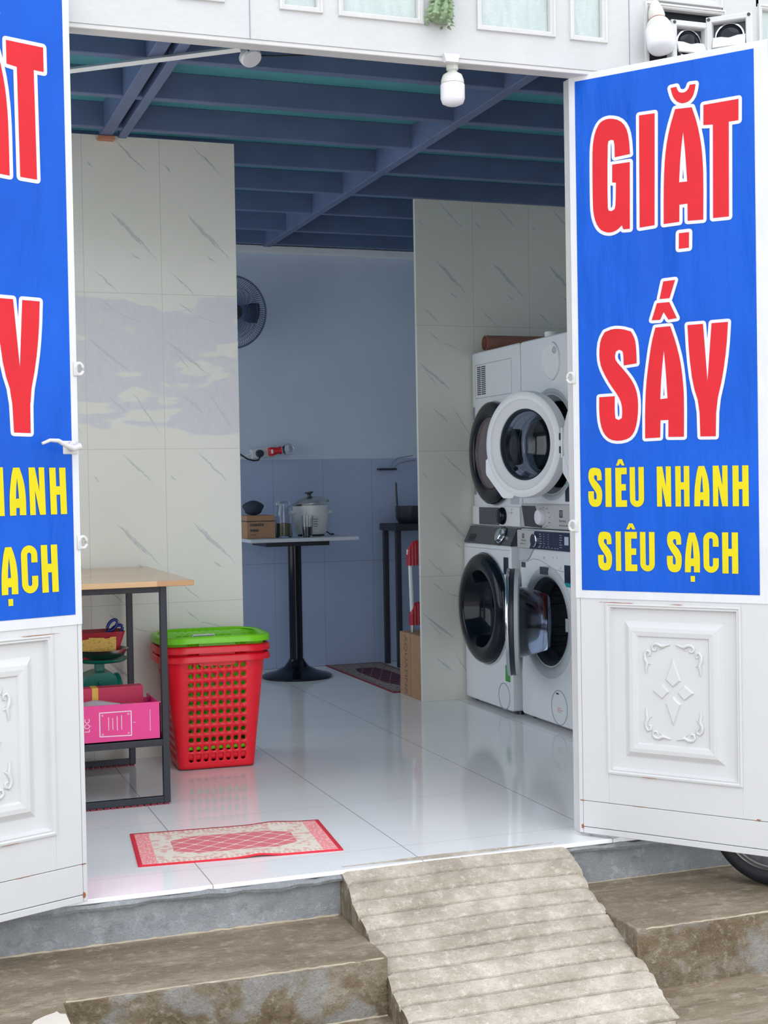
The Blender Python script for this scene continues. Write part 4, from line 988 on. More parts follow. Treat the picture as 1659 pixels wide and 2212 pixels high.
# green spring scale
SX, SY, SZ = 0.785, 5.52, 0.241
t = thing('kitchen_scale', 'green spring scale with a round dial and steel pan, behind the pink box', 'scale', (SX, SY, SZ))
b = B()
pro = [(-0.095, 0.0), (0.052, 0.0), (0.052, 0.15), (0.044, 0.192), (0.022, 0.207), (-0.03, 0.207), (-0.072, 0.192), (-0.092, 0.15)]
b.prism([(x, z) for x, z in pro], lambda x, z, d: (x, -0.075 + d, z), 0.15); obj('housing', b, 'scale_green', t)
obj('dial_rim', B().lathe([(0.0, 0.0), (0.086, 0.0), (0.090, 0.008), (0.090, 0.020), (0.084, 0.024), (0.080, 0.018)], axis((0.052, 0, 0.105), (1, 0, 0.10)), 40), 'scale_green', t, smooth=40)
dl = obj('dial_face', B().lathe([(0.0, 0.017), (0.081, 0.017)], axis((0.052, 0, 0.105), (1, 0, 0.10)), 40), 'white_plastic', t)
obj('needle', B().box(0.0715, 0.073, -0.003, 0.003, 0.09, 0.165), 'mark_dark', dl)
obj('column', B().box(-0.028, 0.008, -0.02, 0.02, 0.205, 0.242, 0.004), 'scale_green', t)
obj('knob', B().cyl((-0.018, -0.075, 0.172), (-0.018, -0.092, 0.172), 0.009, 0.007, 14), 'scale_green', t, smooth=40)
b = B(); plate_pts = 0; b.box(-0.035, -0.008, -0.0765, -0.075, 0.09, 0.125); obj('label_plate', b, 'mark_light', t)
obj('platform', B().lathe([(0, 0.238), (0.088, 0.244), (0.100, 0.252), (0.102, 0.258), (0.09, 0.254), (0, 0.249)], Matrix.Identity(4), 40), 'scale_green', t, smooth=50)
obj('pan', B().lathe([(0, 0.256), (0.062, 0.257), (0.088, 0.268), (0.104, 0.294), (0.101, 0.295), (0.086, 0.271), (0.061, 0.260), (0, 0.259)], Matrix.Identity(4), 40), 'steel', t, smooth=50)
tz = SZ + 0.2605
tb = thing('plastic_tub', 'small red plastic tub of yellow slips sitting in the scale pan', 'tub', (SX - 0.012, SY, tz))
b = B(); lo = rrect(-0.066, 0.066, -0.05, 0.05, 0.02); hi = rrect(-0.098, 0.098, -0.076, 0.076, 0.028); hi2 = rrect(-0.094, 0.094, -0.072, 0.072, 0.026); lo2 = rrect(-0.063, 0.063, -0.047, 0.047, 0.018)
Ls = [[b.v((x, y, z)) for x, y in L] for L, z in ((lo, 0.0), (hi, 0.104), (hi2, 0.104), (lo2, 0.004))]
for a, c in zip(Ls, Ls[1:]):
    for i in range(len(a)): b.bm.faces.new((a[i], a[(i + 1) % len(a)], c[(i + 1) % len(a)], c[i]))
b.bm.faces.new(Ls[0]); b.bm.faces.new(Ls[3])
obj('shell', b, 'tub_red', tb, smooth=40)
# printed yellow slips wrapped on the front of the tub
slips = [(-0.062, 0.056, 0.05, 0.046, 0.10), (-0.018, 0.062, 0.06, 0.046, -0.06), (0.012, 0.058, 0.05, 0.044, 0.05), (0.047, 0.057, 0.024, 0.058, 0.0), (-0.006, 0.036, 0.09, 0.022, 0.02)]
for i, (sx_, sz_, sw, sh, sa) in enumerate(slips):
    b = B(); c = B(); inc = math.atan2(0.026, 0.088)
    f = lambda u, v, lift: (SX - 0.012 + sx_ + u * math.cos(sa) - v * math.sin(sa), SY - 0.054 - (sz_ + u * math.sin(sa) + v * math.cos(sa)) * 0.25 - lift, tz + sz_ + u * math.sin(sa) + v * math.cos(sa))
    b.prism([(-sw / 2, -sh / 2), (sw / 2, -sh / 2), (sw / 2, sh / 2), (-sw / 2, sh / 2)], lambda u, v, d: f(u, v, 0.0005 + d + 0.0006 * i), 0.0005)
    o = solo('paper_slip', b, 'paper_yellow', ['printed yellow slip at the left end of the red tub', 'yellow printed slip across the middle of the red tub front', 'yellow slip right of the middle on the red tub front', 'narrow upright yellow slip furthest right on the red tub', 'low wide yellow slip near the bottom of the red tub'][i], 'paper slip', (SX - 0.012 + sx_, SY - 0.07, tz + sz_ - sh / 2), 0, 'yellow paper slips on the red tub')
    c2 = B()
    for k in range(int(5 + sw * 60)):
        u, v = rn.uniform(-sw * .42, sw * .38), rn.uniform(-sh * .4, sh * .4); a_ = rn.choice((0.2, 1.2, -0.9)); l = rn.uniform(0.003, 0.007)
        c2.ribbon([(u, v), (u + l * math.cos(a_), v + l * math.sin(a_) * .6)], 0.0007, lambda x, y: f(x, y, 0.0013 + 0.0006 * i), False)
    obj('printing', c2, 'mark_dark', o, world=True)
sc_ = thing('scissors', 'blue-handled scissors sticking out of the red tub', 'scissors', (SX + 0.03, SY - 0.01, tz + 0.06))
def loop3(c, ax, ay, r1, r2, n_=18): return [Vector(c) + Vector(ax) * r1 * math.cos(2 * PI * i / n_) + Vector(ay) * r2 * math.sin(2 * PI * i / n_) for i in range(n_)]
d_ = Vector((0.78, 0.0, 0.62)).normalized(); nrm_ = Vector((-0.62, 0, 0.78))
for k, (off_, tl) in enumerate(((0.014, 0.25), (-0.012, -0.12))):
    dd = (d_ + nrm_ * tl).normalized(); nn = Vector((-dd.z, 0, dd.x))
    cc = Vector((SX + 0.052, SY - 0.02 + 0.006 * k, tz + 0.116)) + nn * off_
    b = B(); b.tube(loop3(cc, dd, nn, 0.026, 0.0145), 0.0062, 8, True); b.tube([cc - dd * 0.024, cc - dd * 0.05], [0.007, 0.004], 8)
    o = obj('handle', b, 'scissor_blue', sc_, world=True, smooth=60)
    b = B(); b.tube([cc - dd * 0.045, cc - dd * 0.09], [0.004, 0.0015], 6); obj('blade', b, 'steel', sc_, world=True)

# ------------------------------------------------------------------ nested laundry baskets
def basket_bm():
    b = B(); H = 0.470
    def half(t): return (0.158 + 0.052 * t, 0.118 + 0.046 * t)
    R0 = 0.095
    SXn, SYn, PT = 8, 6, 0.0310
    def wall(side, s, t):
        """side 0..3 (front, right, back, left), s along the flat part in metres, t 0..1 height"""
        hx, hy = half(t); z = 0.004 + t * (H - 0.004)
        return {0: (s, -hy, z), 1: (hx, s, z), 2: (-s, hy, z), 3: (-hx, -s, z)}[side]
    def flat(side): return (SXn if side % 2 == 0 else SYn) * PT / 2
    rows = 11; tb0, tb1 = 0.055, 0.955; dt = (tb1 - tb0) / rows
    tl = [0.0] + [tb0 + dt * r for r in range(rows + 1)] + [1.0]
    def edge8(f, s0, s1, t0, t1):
        sm, tm = (s0 + s1) / 2, (t0 + t1) / 2
        return [f(s0, t0), f(sm, t0), f(s1, t0), f(s1, tm), f(s1, t1), f(sm, t1), f(s0, t1), f(s0, tm)]
    for side in range(4):
        n_ = SXn if side % 2 == 0 else SYn; fl = flat(side); f = lambda s, t: wall(side, s, t)
        for i in range(n_):
            s0, s1 = -fl + i * PT, -fl + (i + 1) * PT
            for r in range(len(tl) - 1):
                t0, t1 = tl[r], tl[r + 1]; ring = edge8(f, s0, s1, t0, t1)
                if r == 0 or r == len(tl) - 2: b.face(ring); continue
                sm, tm = (s0 + s1) / 2, (t0 + t1) / 2
                rs = 0.0098; rt = (0.0098 / H) if r > 1 else 0.0172 / H
                if r % 2 == 0: rt *= 1.12
                hole = [f(sm + rs * math.cos(a), tm + rt * math.sin(a)) for a in [(-3 * PI / 4) + PI / 4 * k for k in range(8)]]
                hole2 = []
                for k in range(16):
                    a = -3 * PI / 4 + PI / 8 * k; hole2.append(f(sm + rs * math.cos(a), tm + rt * math.sin(a)))
                for k in range(8):
                    b.face([ring[k], ring[(k + 1) % 8], hole2[(2 * k + 2) % 16], hole2[2 * k + 1], hole2[2 * k]])
        # corner strip to the next side
        nx_ = (side + 1) % 4; fl2 = flat(nx_)
        ts = []
        for r in range(len(tl) - 1): ts += [tl[r], (tl[r] + tl[r + 1]) / 2]
        ts.append(1.0); N = 7; prev = None
        for t in ts:
            p0 = Vector(wall(side, fl, t)); p1 = Vector(wall(nx_, -fl2, t))
            hx, hy = half(t); cx_ = (hx if side in (0, 1) else -hx); cy_ = (-hy if side in (0, 3) else hy); cor = Vector((cx_, cy_, p0.z))
            e0 = cor + (p0 - cor).normalized() * min(R0, (p0 - cor).length); e1 = cor + (p1 - cor).normalized() * min(R0, (p1 - cor).length)
            row = [p0]
            for k in range(N + 1):
                u = k / N; row.append(e0 * (1 - u) ** 2 + cor * (2 * u * (1 - u)) + e1 * u * u)
            row.append(p1); row = [tuple(q) for q in row]
            if prev:
                for k in range(len(row) - 1): b.face([prev[k], prev[k + 1], row[k + 1], row[k]])
            prev = row
    # floor of the basket
    per = rrect(-0.158, 0.158, -0.118, 0.118, R0, 8); b.face([(x, y, 0.006) for x, y in per]); 
    bmesh.ops.remove_doubles(b.bm, verts=b.bm.verts, dist=0.0002)
    return b
def rim_bm():
    b = B(); H = 0.470; loops = []
    for dx, z, r in ((0.0, H - 0.002, 0.080), (0.022, H - 0.002, 0.115), (0.026, H - 0.020, 0.117), (0.028, H - 0.020, 0.118), (0.026, H + 0.002, 0.117), (0.019, H + 0.007, 0.112), (0.003, H + 0.007, 0.085), (-0.002, H + 0.001, 0.080)):
        loops.append([b.v((x, y, z + 0.004 * math.cos(x * 8) - 0.002)) for x, y in rrect(-0.210 - dx, 0.210 + dx, -0.164 - dx, 0.164 + dx, r, 8)])
    for a, c in zip(loops, loops[1:] + loops[:1]):
        for i in range(len(a)): b.bm.faces.new((a[i], a[(i + 1) % len(a)], c[(i + 1) % len(a)], c[i]))
    return b
def basket(mat, label):
    t = thing('laundry_basket', label, 'basket', (1.268, 5.742, 0.001), math.radians(-2.5), 'nested laundry baskets')
    o = obj('perforated_body', basket_bm(), mat, t, smooth=40)
    sd_ = o.modifiers.new('wall', 'SOLIDIFY'); sd_.thickness = 0.0022; sd_.offset = -1
    r = obj('rim', rim_bm(), mat, t, smooth=50)
    gp = B(); gp.ribbon([(-0.065, 0), (0.065, 0)], 0.010, lambda x, z: (x, -0.1665, 0.442 + z), False)
    obj('grip_panel', gp, 'line_grey' if mat == 'x' else mat, t)
    for y in (0.160,):
        g = B(); g.tube([(-0.052, y - 0.0045, 0.430), (-0.045, y - 0.0045, 0.448), (0.045, y - 0.0045, 0.448), (0.052, y - 0.0045, 0.430)], 0.0045, 8); g.tube([(-0.052, y - 0.0045, 0.430), (0.052, y - 0.0045, 0.430)], 0.0045, 8)
        obj('handle_slot', g, 'bulb_white' if mat == 'green_plastic' else mat, t)
    return t
b1 = basket('red_plastic', 'red perforated laundry basket, outermost of the nested stack and standing on the floor')
b2 = copy_tree(b1, (1.268, 5.742, 0.038), 'red perforated laundry basket, middle of the nested stack under the green one')
b3 = basket('green_plastic', 'lime green laundry basket nested on top of the two red ones'); b3.location = (1.268, 5.742, 0.078)

# ------------------------------------------------------------------ mats
def rug(name, hx, hy, loc, rz, mat, label, fold):
    b = B(); nx, ny = 40, 24; g = []
    for j in range(ny + 1):
        row = []
        for i in range(nx + 1):
            x, y = -hx + 2 * hx * i / nx, -hy + 2 * hy * j / ny; row.append(b.v((x, y, 0.004 + fold(x, y))))
        g.append(row)
    for j in range(ny):
        for i in range(nx): b.bm.faces.new((g[j][i], g[j][i + 1], g[j + 1][i + 1], g[j + 1][i]))
    o = solo(name, b, mat, label, 'mat', loc, rz, None, 60, False)
    s_ = o.modifiers.new('thickness', 'SOLIDIFY'); s_.thickness = 0.004; s_.offset = -1
    return o
rug('door_mat', 0.3225, 0.206, (1.045, 4.435, 0), math.radians(-5.8), 'rug', 'red and cream woven mat just inside the doorway',
    lambda x, y: 0.007 * math.exp(-((x - 0.055) / 0.045) ** 2) * math.exp(-((y + 0.206) / 0.09) ** 2) + 0.006 * math.exp(-((x - 0.16) / 0.06) ** 2) * math.exp(-((y - 0.206) / 0.06) ** 2))
rug('floor_mat', 0.64, 0.185, (2.81, 7.87, 0), math.radians(90), 'rug2', 'dark red patterned mat on the floor of the back room', lambda x, y: 0.0)

# ------------------------------------------------------------------ back room
t = thing('pedestal_table', 'round-based black pedestal table with a pale rectangular top, in the back room', 'table', (2.32, 8.10, 0))
obj('base', B().lathe([(0, 0.0), (0.212, 0.0), (0.214, 0.012), (0.20, 0.020), (0.13, 0.038), (0.075, 0.066), (0.052, 0.095), (0.045, 0.11), (0, 0.11)], Matrix.Identity(4), 56), 'black_gloss', t, smooth=40)
obj('column', B().lathe([(0.0405, 0.10), (0.0405, 0.80), (0, 0.80)], Matrix.Identity(4), 32), 'black_gloss', t, smooth=40)
obj('support_plate', B().box(-0.22, 0.17, -0.17, 0.17, 0.800, 0.830, 0.004), 'black_metal', t)
obj('tabletop', B().box(1.972, 2.634, 7.80, 8.40, 0.831, 0.852, 0.004), 'table_white', t, world=True)
TZ = 0.8525
# lidded carton, jar, cup, cooker
cb = thing('cardboard_carton', 'low printed cardboard carton at the left of the pedestal table', 'box', (2.05, 8.0, TZ))
obj('carton', B().box(1.985, 2.155, 7.93, 8.12, TZ, TZ + 0.135, 0.002), 'brown_card', cb, world=True)
obj('band', B().box(1.984, 2.156, 7.929, 8.121, TZ + 0.098, TZ + 0.104), 'mark_dark', cb, world=True)
b = B()
for zz_, wd, hh in ((TZ + 0.072, 0.075, 0.016), (TZ + 0.040, 0.05, 0.014), (TZ + 0.020, 0.03, 0.004)):
    x = 2.005
    while x < 2.005 + wd: l = rn.uniform(0.004, 0.009); b.face([(x, 7.9285, zz_), (x + l, 7.9285, zz_), (x + l, 7.9285, zz_ + hh), (x, 7.9285, zz_ + hh)]); x += l + 0.003
obj('printing', b, 'mark_dark', cb, world=True)
b = B(); r0 = bmesh.ops.create_uvsphere(b.bm, u_segments=24, v_segments=14, radius=1.0)
for v in b.bm.verts: v.co = Vector((2.05 + v.co.x * 0.062 * (1 + 0.1 * math.sin(5 * v.co.z)), 8.03 + v.co.y * 0.05, TZ + 0.135 + 0.044 + v.co.z * 0.044))
solo('cloth_bundle', b, P('dark_cloth', (48, 58, 74), 0.85), 'dark bundle lying on the printed carton', 'bundle', (2.05, 8.03, TZ + 0.135), smooth=180)
j = thing('glass_jar', 'tall clear glass jar between the carton and the rice cooker', 'jar', (2.222, 7.98, TZ))
obj('jar_body', B().lathe([(0, 0), (0.046, 0), (0.050, 0.006), (0.048, 0.15), (0.040, 0.172), (0.040, 0.186), (0.036, 0.186), (0.036, 0.172), (0.044, 0.15), (0.045, 0.008), (0, 0.006)], Matrix.Identity(4), 32), 'glass_clear', j, smooth=50)
obj('lid', B().lathe([(0, 0.187), (0.042, 0.187), (0.042, 0.205), (0.036, 0.214), (0, 0.216)], Matrix.Identity(4), 32), 'glass_clear', j, smooth=40)
obj('contents', B().lathe([(0, 0.008), (0.042, 0.010), (0.042, 0.085), (0, 0.09)], Matrix.Identity(4), 24), P('olive_contents', (120, 112, 84), 0.8, var=0.3, vs=80), j, smooth=40)
r = thing('rice_cooker', 'white rice cooker with a tilted steel lid on the pedestal table', 'rice cooker', (2.42, 8.08, TZ))
obj('body', B().lathe([(0, 0.012), (0.085, 0.012), (0.098, 0.03), (0.106, 0.10), (0.109, 0.185), (0.104, 0.190), (0, 0.190)], Matrix.Identity(4), 48), 'cooker', r, smooth=40)
obj('foot_ring', B().lathe([(0, 0), (0.08, 0), (0.082, 0.013), (0, 0.013)], Matrix.Identity(4), 32), 'dark_plastic', r)
lm_ = Matrix.Translation((0, 0, 0.195)) @ Matrix.Rotation(math.radians(-7), 4, 'Y')
ld = obj('lid', B().lathe([(0.114, 0.0), (0.116, 0.010), (0.104, 0.018), (0.06, 0.036), (0.02, 0.044), (0, 0.045), (0, 0.0)], lm_, 48), 'steel', r, smooth=40)
obj('lid_knob', B().lathe([(0, 0.044), (0.012, 0.044), (0.010, 0.058), (0.026, 0.066), (0.026, 0.072), (0, 0.075)], lm_, 24), 'dark_plastic', ld, smooth=40)
b = B(); f = lambda x, z, d: (x, -0.1035 - d - 0.006 * 0, z)
b.prism(rrect(-0.035, 0.03, 0.025, 0.125, 0.03), lambda x, z, d: (x, -0.092 - 0.03 * 0 - d, z), 0.018); cpn = obj('control_panel', b, 'ring_grey', r)
b = B()
for k in range(4): b.face([(-0.016, -0.1105, 0.105 - k * 0.014), (0.010, -0.1105, 0.105 - k * 0.014), (0.010, -0.1105, 0.101 - k * 0.014), (-0.016, -0.1105, 0.101 - k * 0.014)])
obj('printed_legend', b, 'mark_dark', cpn)
for s_ in (-1, 1): obj('handle', B().box(s_ * 0.104, s_ * 0.128, -0.02, 0.02, 0.135, 0.155, 0.005), 'cooker', r)
obj('cord', B().tube([(0.10, 0.03, 0.03), (0.13, 0.02, 0.006), (0.16, 0.05, 0.006), (0.17, 0.12, 0.006)], 0.004, 6), 'cable', r)
g = thing('drinking_glass', 'clear glass with a dark drink in front of the rice cooker', 'glass', (2.338, 7.88, TZ))
obj('tumbler', B().lathe([(0, 0), (0.028, 0), (0.036, 0.13), (0.0335, 0.13), (0.026, 0.008), (0, 0.008)], Matrix.Identity(4), 28), 'glass_clear', g, smooth=40)
obj('drink', B().lathe([(0, 0.009), (0.0255, 0.009), (0.0285, 0.062), (0, 0.062)], Matrix.Identity(4), 24), 'label_navy', g, smooth=40)

# wall fan, partly behind the partition
t = thing('wall_fan', 'dark wire-grille wall fan, half hidden by the left tiled partition', 'fan', (1.985, 8.49, 2.207))
FC = Vector((1.985, 8.19, 2.207)); fd = Vector((0.10, -1, -0.10)).normalized(); fm = axis(FC, fd); R_F = 0.215
b = B()
for rad, h in ((R_F, 0.0),): b.tube([fm @ Vector((rad * math.cos(2 * PI * i / 48), rad * math.sin(2 * PI * i / 48), h)) for i in range(48)], 0.006, 8, True)
obj('grille_ring', b, 'steel_dark', t, world=True, smooth=60)
b = B()
for i in range(96):
    a = 2 * PI * i / 96
    for sg, dp in ((1, 0.055), (-1, 0.085)):
        b.tube([fm @ Vector((rr_ * math.cos(a + 0.25 * (1 - rr_ / R_F)), rr_ * math.sin(a + 0.25 * (1 - rr_ / R_F)), sg * dp * (1 - (rr_ / R_F) ** 2.5))) for rr_ in (0.045, 0.10, 0.16, R_F)], 0.0016, 4)
for rad in (0.09, 0.15): b.tube([fm @ Vector((rad * math.cos(2 * PI * i / 40), rad * math.sin(2 * PI * i / 40), 0.055 * (1 - (rad / R_F) ** 2.5))) for i in range(40)], 0.0012, 4, True)
obj('grille', b, 'steel_dark', t, world=True)
obj('hub', B().lathe([(0, 0.062), (0.04, 0.060), (0.048, 0.05), (0.048, 0.044)], fm, 28), 'dark_plastic', t, world=True, smooth=40)
for k in range(3):
    b = B(); lps = []
    for rr_ in (0.035, 0.08, 0.13, 0.18):
        wd = 0.03 + 0.045 * min(1, rr_ / 0.13)
        a0 = 2 * PI * k / 3
        lps.append([b.v(fm @ Vector((rr_ * math.cos(a0 + s_ * wd / rr_ * 0.8), rr_ * math.sin(a0 + s_ * wd / rr_ * 0.8), -0.012 + 0.018 * s_))) for s_ in (-1, -0.3, 0.4, 1)])
    for a, c in zip(lps, lps[1:]):
        for i in range(3): b.bm.faces.new((a[i], a[i + 1], c[i + 1], c[i]))
    o = obj('blade', b, 'dark_plastic', t, world=True, smooth=60); o.modifiers.new('thickness', 'SOLIDIFY').thickness = 0.002
obj('motor', B().lathe([(0, -0.04), (0.06, -0.04), (0.062, -0.10), (0.045, -0.15), (0, -0.155)], fm, 28), 'dark_plastic', t, world=True, smooth=40)
obj('bracket', B().box(1.94, 2.03, 8.30, 8.498, 2.12, 2.22, 0.008), 'dark_plastic', t, world=True)

# socket strip with adaptor and bulb on the back wall
t = thing('socket_strip', 'pale power strip lying on the dado edge of the back wall', 'power strip', (2.225, 8.47, 1.335))
T_ = Matrix.Translation((2.225, 8.47, 1.368)) @ Matrix.Rotation(math.radians(-7), 4, 'Y')
b = B(); b.box(-0.068, 0.075, -0.020, 0.029, -0.030, 0.030, 0.004); b.bm.transform(T_); obj('housing', b, 'cooker', t, world=True)
b = B(); b.lathe([(0, 0.034), (0.020, 0.034), (0.024, 0.020), (0.026, 0), (0, 0)], T_ @ axis((-0.02, -0.019, -0.003), (0, -1, 0)), 20); pg = obj('plug', b, 'label_navy', t, world=True, smooth=40)
b = B(); b.tube([(2.205, 8.425, 1.345), (2.19, 8.42, 1.322), (2.16, 8.42, 1.318), (2.12, 8.43, 1.33), (2.06, 8.44, 1.372), (1.98, 8.45, 1.44)], 0.005, 8); obj('cord', b, 'cable', t, world=True, smooth=60)
b = B(); b.tube([(2.16, 8.46, 1.365), (2.11, 8.47, 1.34), (2.0, 8.48, 1.31)], 0.005, 8); obj('cord', b, 'white_plastic', t, world=True, smooth=60)
t = thing('lamp_adaptor', 'red plug-in lamp holder with a clear bulb, at the right end of the power strip', 'lamp', (2.27, 8.44, 1.36))
b = B(); b.box(0.035, 0.064, -0.055, -0.020, -0.028, 0.026, 0.004); b.lathe([(0, 0), (0.020, 0), (0.024, 0.012), (0.020, 0.03), (0.026, 0.052), (0, 0.052)], axis((0.062, -0.036, 0), (1, 0, 0)), 20); b.bm.transform(T_); obj('holder', b, 'red_plug', t, world=True, smooth=40)
b = B(); b.box(0.046, 0.060, -0.0585, -0.054, -0.014, 0.012, 0.002); b.bm.transform(T_); obj('switch', b, 'white_plastic', t, world=True)
b = B(); b.lathe([(0.014, 0.112), (0.018, 0.125), (0.034, 0.15), (0.036, 0.168), (0.030, 0.186), (0.014, 0.197), (0, 0.199), (0, 0.197), (0.013, 0.195), (0.0285, 0.185), (0.0345, 0.168), (0.0325, 0.151), (0.0165, 0.126), (0.0125, 0.112)], axis((-0.002, -0.036, 0), (1, 0, 0)), 24); b.bm.transform(T_); obj('bulb', b, 'glass_clear', t, world=True, smooth=60)

# black rack at the right of the back room
t = thing('steel_rack', 'black steel frame table at the right edge of the back room', 'rack', (3.2, 8.2, 0))
for x in (3.015, 3.50):
    for y in (8.20, 8.43): obj('leg', B().box(x, x + 0.032, y, y + 0.032, 0.0, 0.862, 0.002), 'black_metal', t, world=True)
obj('top', B().box(3.0, 3.55, 8.18, 8.475, 0.862, 0.905, 0.004), 'black_metal', t, world=True)
t = thing('dark_pot', 'dark round pot on the black steel rack', 'pot', (3.16, 8.32, 0.9055))
obj('bowl', B().lathe([(0, 0), (0.075, 0), (0.095, 0.03), (0.10, 0.11), (0.095, 0.11), (0.09, 0.032), (0, 0.006)], Matrix.Identity(4), 32), 'dark_plastic', t, smooth=40)
obj('handle', B().tube([(-0.098, -0.02, 0.095), (-0.105, -0.025, 0.20), (-0.106, -0.025, 0.26)], 0.006, 8), 'dark_plastic', t, smooth=60)
t = thing('network_box', 'thin black box with loose wires fixed high on the back wall', 'router', (3.055, 8.47, 1.245))
obj('case', B().box(2.998, 3.115, 8.44, 8.4985, 1.247, 1.260, 0.002), 'black_metal', t, world=True)
for k, q in enumerate(([(3.07, 8.45, 1.258), (3.09, 8.45, 1.30), (3.13, 8.46, 1.325), (3.24, 8.48, 1.34)], [(3.10, 8.45, 1.258), (3.12, 8.45, 1.285), (3.17, 8.46, 1.30), (3.26, 8.48, 1.31)])):
    obj('wire', B().tube(q, 0.003, 6), 'line_grey', t, world=True, smooth=60)

# tall carton and red mop parts beside the partition
t = thing('cardboard_box', 'tall brown cardboard box with dark lettering beside the right tiled partition', 'box', (2.76, 7.06, 0))
b = B(); b.box(2.664, 2.86, 6.892, 7.222, 0.001, 0.345, 0.002); obj('carton', b, 'brown_card', t, world=True)
b = B(); b.box(2.6628, 2.665, 7.052, 7.0545, 0.002, 0.344); obj('fold_seam', b, 'tube_brown', t, world=True)
b = B(); text_into(b, 'AQUAFINA', 0.066, lambda a, c: (2.6632, 7.148 - c, 0.334 - a)); obj('printed_text', b, P('faded_grey_print', (112, 96, 92), 0.7), t, world=True)
t = thing('folded_mop', 'red and white plastic pole with two ribbed red hoods standing on the cardboard box', 'mop', (2.70, 7.12, 0.345))
MX, MY = 2.697, 7.12
obj('pole', B().cyl((MX + 0.006, MY, 0.42), (MX - 0.003, MY, 0.75), 0.0115, 0.0105, 18), 'white_plastic', t, world=True, smooth=40)
obj('foot', B().cyl((MX + 0.006, MY, 0.3455), (MX + 0.006, MY, 0.425), 0.012, 0.013, 18), 'steel', t, world=True, smooth=40)
for z0, hgt, dx in ((0.385, 0.125, 0.006), (0.712, 0.135, -0.004)):
    b = B(); rows = []
    for i in range(13):
        u = i / 12; wv = math.sin(min(1, u * 2.4) * PI / 2)
        x = MX + dx - 0.014 + 0.11 * u; hh = hgt * (0.55 + 0.45 * wv); dep = 0.016 + (0.004 if i % 2 else 0)
        rows.append([b.v((x, MY - dep, z0)), b.v((x, MY - dep, z0 + hh * 0.8)), b.v((x, MY - dep * 0.5, z0 + hh)), b.v((x, MY + dep * 0.5, z0 + hh)), b.v((x, MY + dep, z0 + hh * 0.8)), b.v((x, MY + dep, z0))])
    for a, c in zip(rows, rows[1:]):
        for k in range(6): b.bm.faces.new((a[k], a[(k + 1) % 6], c[(k + 1) % 6], c[k]))
    b.bm.faces.new(rows[0]); b.bm.faces.new(rows[-1])
    obj('hood', b, 'mop_red', t, world=True)
obj('tip', B().cyl((MX - 0.016, MY, 0.772), (MX - 0.016, MY, 0.80), 0.006, 0.005, 10), 'white_plastic', t, world=True)

# ------------------------------------------------------------------ things fixed to the ceiling and the shopfront
t = thing('cable_trunking', 'white plastic cable strip running under the ceiling joists at the upper left', 'cable trunking', (0.91, 4.82, 2.645))
b = B(); b.tube([(0.40, 5.20, 2.636), (0.652, 4.995, 2.637), (0.925, 4.783, 2.638), (1.162, 4.596, 2.638)], 0.011, 4); obj('channel', b, 'white_plastic', t, world=True)
obj('wire', B().tube([(1.155, 4.60, 2.638), (1.18, 4.59, 2.645), (1.20, 4.64, 2.648)], 0.003, 6), 'cable', t, world=True)
t = thing('round_lamp', 'small tilted round white lamp under the ceiling at the strip end', 'lamp', (1.214, 4.68, 2.65))
q = axis((1.214, 4.68, 2.645), (0.25, -0.55, -0.80))
obj('diffuser', B().lathe([(0, 0.024), (0.034, 0.022), (0.038, 0.012), (0.036, 0.006)], q, 32), 'bulb_white', t, world=True, smooth=40)
obj('housing', B().lathe([(0.037, 0.012), (0.040, 0.0), (0.032, -0.012), (0, -0.014)], q, 32), 'ring_grey', t, world=True, smooth=40)
b = B(); b.tube([(1.23, 4.70, 2.652), (1.30, 4.66, 2.645), (1.42, 4.58, 2.635), (1.55, 4.45, 2.64), (1.66, 4.30, 2.655)], 0.0025, 6); obj('wire', b, 'cable', t, world=True, smooth=60)

t = thing('lamp_bulb', 'white LED bulb hanging below the middle of the lintel', 'bulb', (1.69, 4.032, 2.466))
BX, BY = 1.695, 4.032
obj('socket', B().lathe([(0, 2.466), (0.019, 2.466), (0.019, 2.452), (0.014, 2.448), (0, 2.448)], Matrix.Translation((BX, BY, 0)), 24), 'bulb_collar', t, world=True, smooth=40)
obj('collar', B().lathe([(0.012, 2.450), (0.016, 2.444), (0.030, 2.435), (0.0355, 2.420), (0.0362, 2.408), (0, 2.408)], Matrix.Translation((BX, BY, 0)), 32), 'bulb_collar', t, world=True, smooth=40)
obj('diffuser', B().lathe([(0.0362, 2.407), (0.0382, 2.404), (0.0380, 2.362), (0.033, 2.348), (0.018, 2.341), (0, 2.339)], Matrix.Translation((BX, BY, 0)), 32), 'bulb_white', t, world=True, smooth=60)
b = B(); b.prism([(1.648, 2.486), (1.702, 2.486), (1.694, 2.462), (1.656, 2.462)], lambda x, z, d: (x, 3.984 + d, z), 0.02); solo('door_catch', b, 'banner_border', 'white wedge-shaped catch on the lintel above the hanging bulb', 'door catch', (1.675, 3.99, 2.462))

